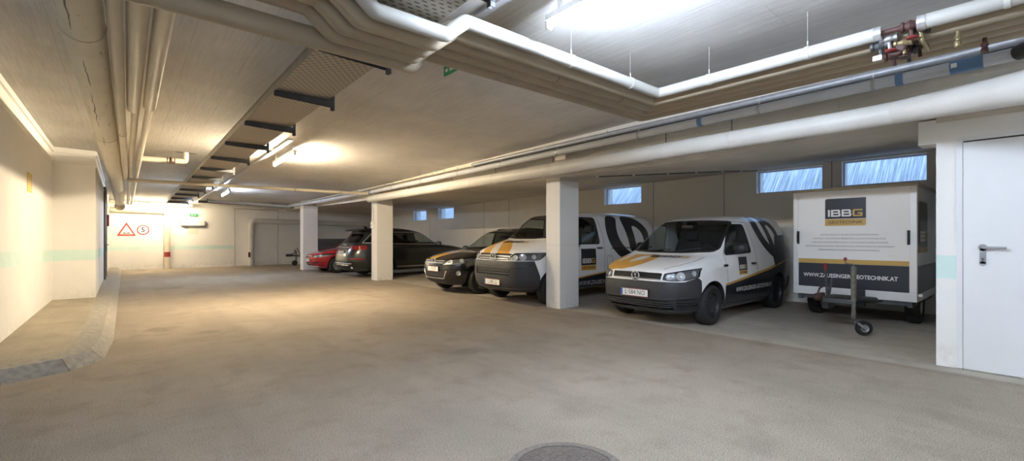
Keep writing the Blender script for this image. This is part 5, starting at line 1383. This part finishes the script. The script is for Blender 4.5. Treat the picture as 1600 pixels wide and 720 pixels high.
c.bar('lower_grille_trim', MT['chrome'], [[(-.52,.58),(-.41,.39),(.41,.39),(.52,.58)]], .010, lift=.004)
c.bar('lower_grille_slat', MT['dark'], [[(-.44,z),(.44,z)] for z in (.425,.46)], .010, lift=.0)
for sd in (1, -1):
    c.take(c.cut('front', round_poly([(sd*.56,.46),(sd*.80,.50),(sd*.82,.58),(sd*.58,.54)], .02), 1, lambda p: p.x > .2), 'fog_lamp_recess', [MT['dark']], -.012)
    h, n = c.cast('front', sd*.72, .525); m = MB().mat(0, True); m.lathe([(.0,.004),(.042,.006),(.050,.016),(.060,.014),(.062,-.02)], (0, 0, 0), 'z', 20, cap=False)
    T = Matrix.Translation(h) @ n.to_track_quat('Z', 'Y').to_matrix().to_4x4()
    for v in m.bm.verts: v.co = T @ v.co
    m.build('fog_lamp', MT['chrome'], c.root, sharp=50)
c.paint(c.cut('top', [(.80,-.30),(.80,-.215),(.5,-.20),(.15,-.18),(-.1,-.16),(-.1,-.26),(.15,-.30),(.5,-.32)], 1, lambda p: p.z < 1.08 and p.x > -.2), 4)
c.paint(c.cut('top', [(.80,-.195),(.80,-.05),(.5,-.02),(.15,.02),(-.1,.04),(-.1,-.13),(.15,-.15),(.5,-.175)], 1, lambda p: p.z < 1.08 and p.x > -.2), 4)
c.take(c.cut('all', [(1.2,0),(1.2,.36),(.40,.36),(.40,0)]), 'front_skirt', [BUMP], .004)
for sd in (1, -1):
    dr = door(c, [(-.50,.36),(-1.60,.36),(-1.66,1.1),(-1.66,1.53),(-1.24,1.53),(-.56,1.08)], sd); handle(c, -1.45, .98, sd, CBLACK, .2, parent=dr)
    c.bar('sill_trim', BUMP, [[(-.42,.30),(-2.2,.30)]], .03, 'side', sd)
    c.bar('roof_rail', MT['dsteel'], [[(-1.4,1.59),(-1.9,1.63),(-2.9,1.58)]], .013, 'side', sd, .01)
plate(c, 'L·723 TB', .615, 0., lift=.012)
c.arches([(0,.34,.40),(-2.604,.34,.40)], .345)
c.finish()
wheels(c.root, (0, -2.604), .785, .345, 'five', .22)
for sd in (1, -1): mirror(c, -.76, .87, 1.09, sd, MT['dark'], (.08, .085, .06))
cabin(c, -.62, 1.04, .68, ((-1.4,.37),(-1.4,-.37),(-2.25,.37),(-2.25,-.37)), .55)
m = MB(); glyphs_ibbg(m, lambda u, v: (u, v, 0), 0, 0, .10, .50, (0, 0)); c.decal(m, Map2(.05, .06, 0, 1, -1, 0), 'top', 1, .004); m.build('bonnet_lettering', [M('cream_vinyl', (.75, .66, .48), .4)], c.root, fix=False)
c.root.location = (6.72, 9.87, 0); c.root.rotation_euler = (0, 0, PI)
tag(c.root, 'black compact SUV with gold stripes on the bonnet left of the large white van', 'car')

# ---- dark large estate SUV, tail towards the aisle -------------------------
c = Car('large_suv',
    [(.24,.66),(.35,.84),(.6,.895),(.8,.86),(.92,.74),(1.0,.40),(1.07,0),(1.12,-.40),(1.16,-.58),(1.56,-1.30),(1.63,-1.55),(1.70,-2.0),(1.735,-2.5),(1.745,-2.7)],
    [(.24,-3.95),(.33,-4.06),(.45,-4.14),(.56,-4.16),(.74,-4.14),(.92,-4.08),(1.08,-4.0),(1.16,-3.94),(1.54,-3.62),(1.60,-3.60),(1.66,-3.55),(1.70,-3.3),(1.73,-2.95),(1.745,-2.72)],
    [(.24,.86),(.45,.965),(.75,.984),(1.0,.97),(1.10,.945),(1.2,.90),(1.42,.80),(1.54,.745),(1.62,.67),(1.69,.52),(1.73,.30),(1.745,.08)],
    [(.24,3.8),(.9,4.2),(1.1,4.2),(1.6,4.4),(1.745,4)], [(.24,4.6),(.7,5),(1.0,5),(1.5,4.6),(1.745,4)], [(.24,-1.5),(1.0,-1.6),(1.5,-2.5),(1.745,-2.7)],
    body_mats(CSLATE))
c.window('front', [(-.76,1.185),(.76,1.185),(.60,1.55),(-.60,1.55)], 'windscreen', SCREEN, border=.02, r=.04)
c.window('rear', [(-.70,1.20),(0,1.185),(.70,1.20),(.60,1.50),(0,1.52),(-.60,1.50)], 'rear_window', PRIV, border=.035, r=.06)
for sd in (1, -1):
    c.window('side', [(-.78,1.155),(-1.72,1.17),(-1.74,1.54),(-1.46,1.54),(-1.2,1.42)], 'side_window', SIDEG, sd, .015, r=.03)
    c.window('side', [(-1.80,1.17),(-2.74,1.19),(-2.76,1.54),(-1.82,1.55)], 'side_window', PRIV, sd, .015, r=.03)
    c.window('side', [(-2.84,1.19),(-3.62,1.22),(-3.30,1.50),(-2.86,1.54)], 'rear_side_window', PRIV, sd, .015, r=.04)
    c.bar('window_trim', MT['chrome'], [[(-.70,1.13),(-1.8,1.145),(-2.8,1.165),(-3.68,1.195),(-3.32,1.53),(-2.8,1.565),(-1.45,1.565)]], .010, 'side', sd, .002)
RL = M('tail_lamp_red', (.24, .006, .010), .12, coat=1.); RLC = M('tail_lamp_clear', (.80, .52, .48), .15, coat=1.)
for sd in (1, -1):
    P = round_poly([(sd*.50,1.02),(sd*.50,1.08),(sd*.97,1.125),(sd*.99,.95),(sd*.80,.96)], .02)
    f = c.cut('rear', P, 1, lambda p: p.x < -3.55); t_ = c.take(f, 'tail_lamp', [RL], .004)
    m = MB().mat(0, True); h, n = c.cast('rear', sd*.80, 1.03); m.ball(h+n*.004, (.012, .05, .055), 12, 8); m.build('lamp_insert', RLC, t_, sharp=60)
    c.take(c.cut('rear', round_poly([(sd*.58,.645),(sd*.58,.675),(sd*.90,.685),(sd*.90,.635)], .015), 1, lambda p: p.x < -3.5), 'lower_reflector', [RL], .004)
c.bar('tailgate_trim', MT['chrome'], [[(-.42,1.045),(.42,1.045)],[(-.60,.445),(.60,.445)]], .012, 'rear', lift=.003)
c.bar('bumper_crease', CSLATE, [[(-.86,.575),(.86,.575)]], .018, 'rear', lift=-.004)
c.bar('bumper_insert', MT['steel'], [[(-.70,.50),(.70,.50)]], .022, 'rear', lift=-.006)
c.bar('tailgate_seam', MT['rubber'], [[(-.62,1.17),(-.66,.95),(-.60,.72),(.60,.72),(.66,.95),(.62,1.17)]], .006, 'rear', lift=-.003)
c.take(c.cut('all', [(-5,0),(-5,.40),(-3.55,.40),(-3.45,0)]), 'rear_skirt', [BUMP], .004)
P = [(-.62,.74),(.62,.74),(.70,1.0),(.60,1.16),(-.60,1.16),(-.70,1.0)]
plate(c, 'L·294 KX', .865, 0., 'rear', .010)
m = MB().mat(0, True)
for k in range(4):
    h, n = c.cast('rear', -.105+.07*k, 1.105); m.tube([h+n*.008+Vector((0, .042*math.cos(a), .042*math.sin(a))) for a in [2*PI*i/18 for i in range(19)]], .005, 6)
m.build('emblem', MT['chrome'], c.root, sharp=60)['label'] = 'four chrome rings'
for sd in (1, -1):
    h, n = c.cast('rear', sd*.62, .37); m = MB().mat(0, True); m.lathe([(.045,-.03),(.05,.03),(.045,.08)], h, 'x', 16, cap=False); m.build('exhaust_tip', MT['chrome'], c.root, sharp=50)
    dr = door(c, [(-.55,.40),(-1.72,.40),(-1.78,1.1),(-1.78,1.575),(-1.40,1.575),(-.70,1.12)], sd); handle(c, -1.55, 1.03, sd, CSLATE, .22, parent=dr)
    dr = door(c, [(-1.80,.40),(-2.45,.40),(-2.78,.80),(-2.80,1.575),(-1.80,1.58)], sd); handle(c, -2.62, 1.05, sd, CSLATE, .22, parent=dr)
    c.bar('sill_trim', MT['steel'], [[(-.48,.36),(-2.5,.36)]], .03, 'side', sd)
    headlight(c, [(.50,.72),(.84,.74),(.90,.86),(.52,.82)], [(.62,.77,.04),(.76,.79,.04)], sd, lambda p: p.x > .2)
c.arches([(0,.38,.43),(-2.99,.38,.43)], .385)
c.finish()
wheels(c.root, (0, -2.99), .84, .385, 'ten', .26)
for sd in (1, -1): mirror(c, -.85, .96, 1.16, sd, CSLATE, (.09, .11, .075))
cabin(c, -.72, 1.10, .74, ((-1.55,.40),(-1.55,-.40),(-2.5,.42),(-2.5,-.42)), .58)
m = MB().mat(0, True); m.prism([(-3.30,1.665),(-3.74,1.600),(-3.76,1.615),(-3.70,1.640),(-3.30,1.70)], 1, -.60, .60); m.build('roof_spoiler', CSLATE, c.root, sharp=30)
m = MB().mat(0, True); m.prism([(-3.12,1.70),(-3.30,1.70),(-3.31,1.78),(-3.27,1.78)], 1, -.015, .015); m.build('aerial_fin', CBLACK, c.root)
c.root.location = (5.66+4.16, 15.74, 0)
tag(c.root, 'dark grey large SUV with red tail lamps, tail to the aisle, beyond the second pillar', 'car')

# ---- red hatchback ---------------------------------------------------------
c = Car('hatchback',
    [(.18,.62),(.27,.79),(.42,.86),(.58,.875),(.68,.85),(.74,.78),(.80,.55),(.88,.15),(.94,-.20),(.97,-.36),(1.0,-.44),(1.32,-1.08),(1.39,-1.38),(1.44,-1.8),(1.46,-2.1)],
    [(.18,-3.2),(.45,-3.36),(.7,-3.36),(.95,-3.28),(1.1,-3.18),(1.3,-3.0),(1.38,-2.88),(1.43,-2.6),(1.46,-2.15)],
    [(.18,.75),(.4,.86),(.65,.876),(.88,.855),(.98,.825),(1.28,.66),(1.36,.58),(1.42,.42),(1.46,.08)],
    [(.18,3.6),(.7,4),(.95,4),(1.3,4.2),(1.46,4)], [(.18,4.6),(1.0,4.6),(1.46,4)], [(.18,-1.3),(.9,-1.4),(1.3,-2.0),(1.46,-2.1)],
    body_mats(CRED))
c.window('front', [(-.68,1.02),(.68,1.02),(.53,1.31),(-.53,1.31)], 'windscreen', SCREEN, border=.02, r=.04, lim=lambda p: p.z > .95)
for sd in (1, -1):
    c.window('side', [(-.60,1.0),(-1.55,1.01),(-1.56,1.34),(-1.30,1.34),(-1.0,1.22)], 'side_window', SIDEG, sd, .015, r=.03)
    c.window('side', [(-1.62,1.01),(-2.6,1.04),(-2.45,1.31),(-1.63,1.34)], 'rear_side_window', SIDEG, sd, .015, r=.03)
    headlight(c, [(.40,.60),(.62,.61),(.80,.68),(.86,.77),(.66,.735),(.48,.69)], [(.54,.65,.04),(.68,.685,.042)], sd, lambda p: p.x > .1)
    c.take(c.cut('front', round_poly([(sd*.36,.36),(sd*.60,.40),(sd*.76,.48),(sd*.60,.45),(sd*.38,.42)], .015), 1, lambda p: p.x > .2), 'bumper_vent', [MT['dark']], -.01)
c.take(c.cut('front', round_poly([(-.36,.61),(.36,.61),(.39,.69),(-.39,.69)], .015), 1, lambda p: p.x > .3), 'grille', [MT['dark']], -.01)
c.bar('grille_bar', MT['chrome'], [[(-.37,.662),(.37,.662)],[(-.37,.675),(.37,.675)]], .014, lift=.004)
badge(c, .668, .05, ringonly=True)
c.take(c.cut('front', round_poly([(-.30,.29),(.30,.29),(.33,.37),(-.33,.37)], .015), 1, lambda p: p.x > .3), 'lower_grille', [MT['dark']], -.01)
c.bar('bumper_crease', MT['chrome'], [[(-.55,.265),(.55,.265)]], .008, lift=.004)
for sd in (1, -1):
    dr = door(c, [(-.50,.32),(-1.52,.32),(-1.58,1.0),(-1.58,1.37),(-1.26,1.37),(-.52,.99)], sd); handle(c, -1.38, .88, sd, CRED, .2, parent=dr)
plate(c, 'L·481 CD', .50, 0., lift=.012)
c.arches([(0,.31,.36),(-2.614,.31,.36)], .31)
c.finish()
wheels(c.root, (0, -2.614), .755, .31, 'five', .2)
for sd in (1, -1): mirror(c, -.70, .85, 1.0, sd, CRED, (.08, .09, .065))
cabin(c, -.58, .93, .64, ((-1.35,.36),(-1.35,-.36),(-2.15,.36),(-2.15,-.36)), .45)
c.root.location = (6.36, 18.72, 0); c.root.rotation_euler = (0, 0, PI)
tag(c.root, 'red hatchback in front of the third pillar, nose towards the aisle', 'car')

# ------------------------------------------------------------------ view
SC.view_settings.view_transform = 'Standard'; SC.view_settings.look = 'None'; SC.view_settings.gamma = 1; SC.view_settings.exposure = EXPO = 2.98
SC.view_settings.use_curve_mapping = False
SC.cycles.use_denoising = True
SC.cycles.max_bounces = 10; SC.cycles.diffuse_bounces = 6; SC.cycles.transparent_max_bounces = 12
SC.cycles.sample_clamp_indirect = 6
SC.cycles.caustics_reflective = False; SC.cycles.caustics_refractive = False
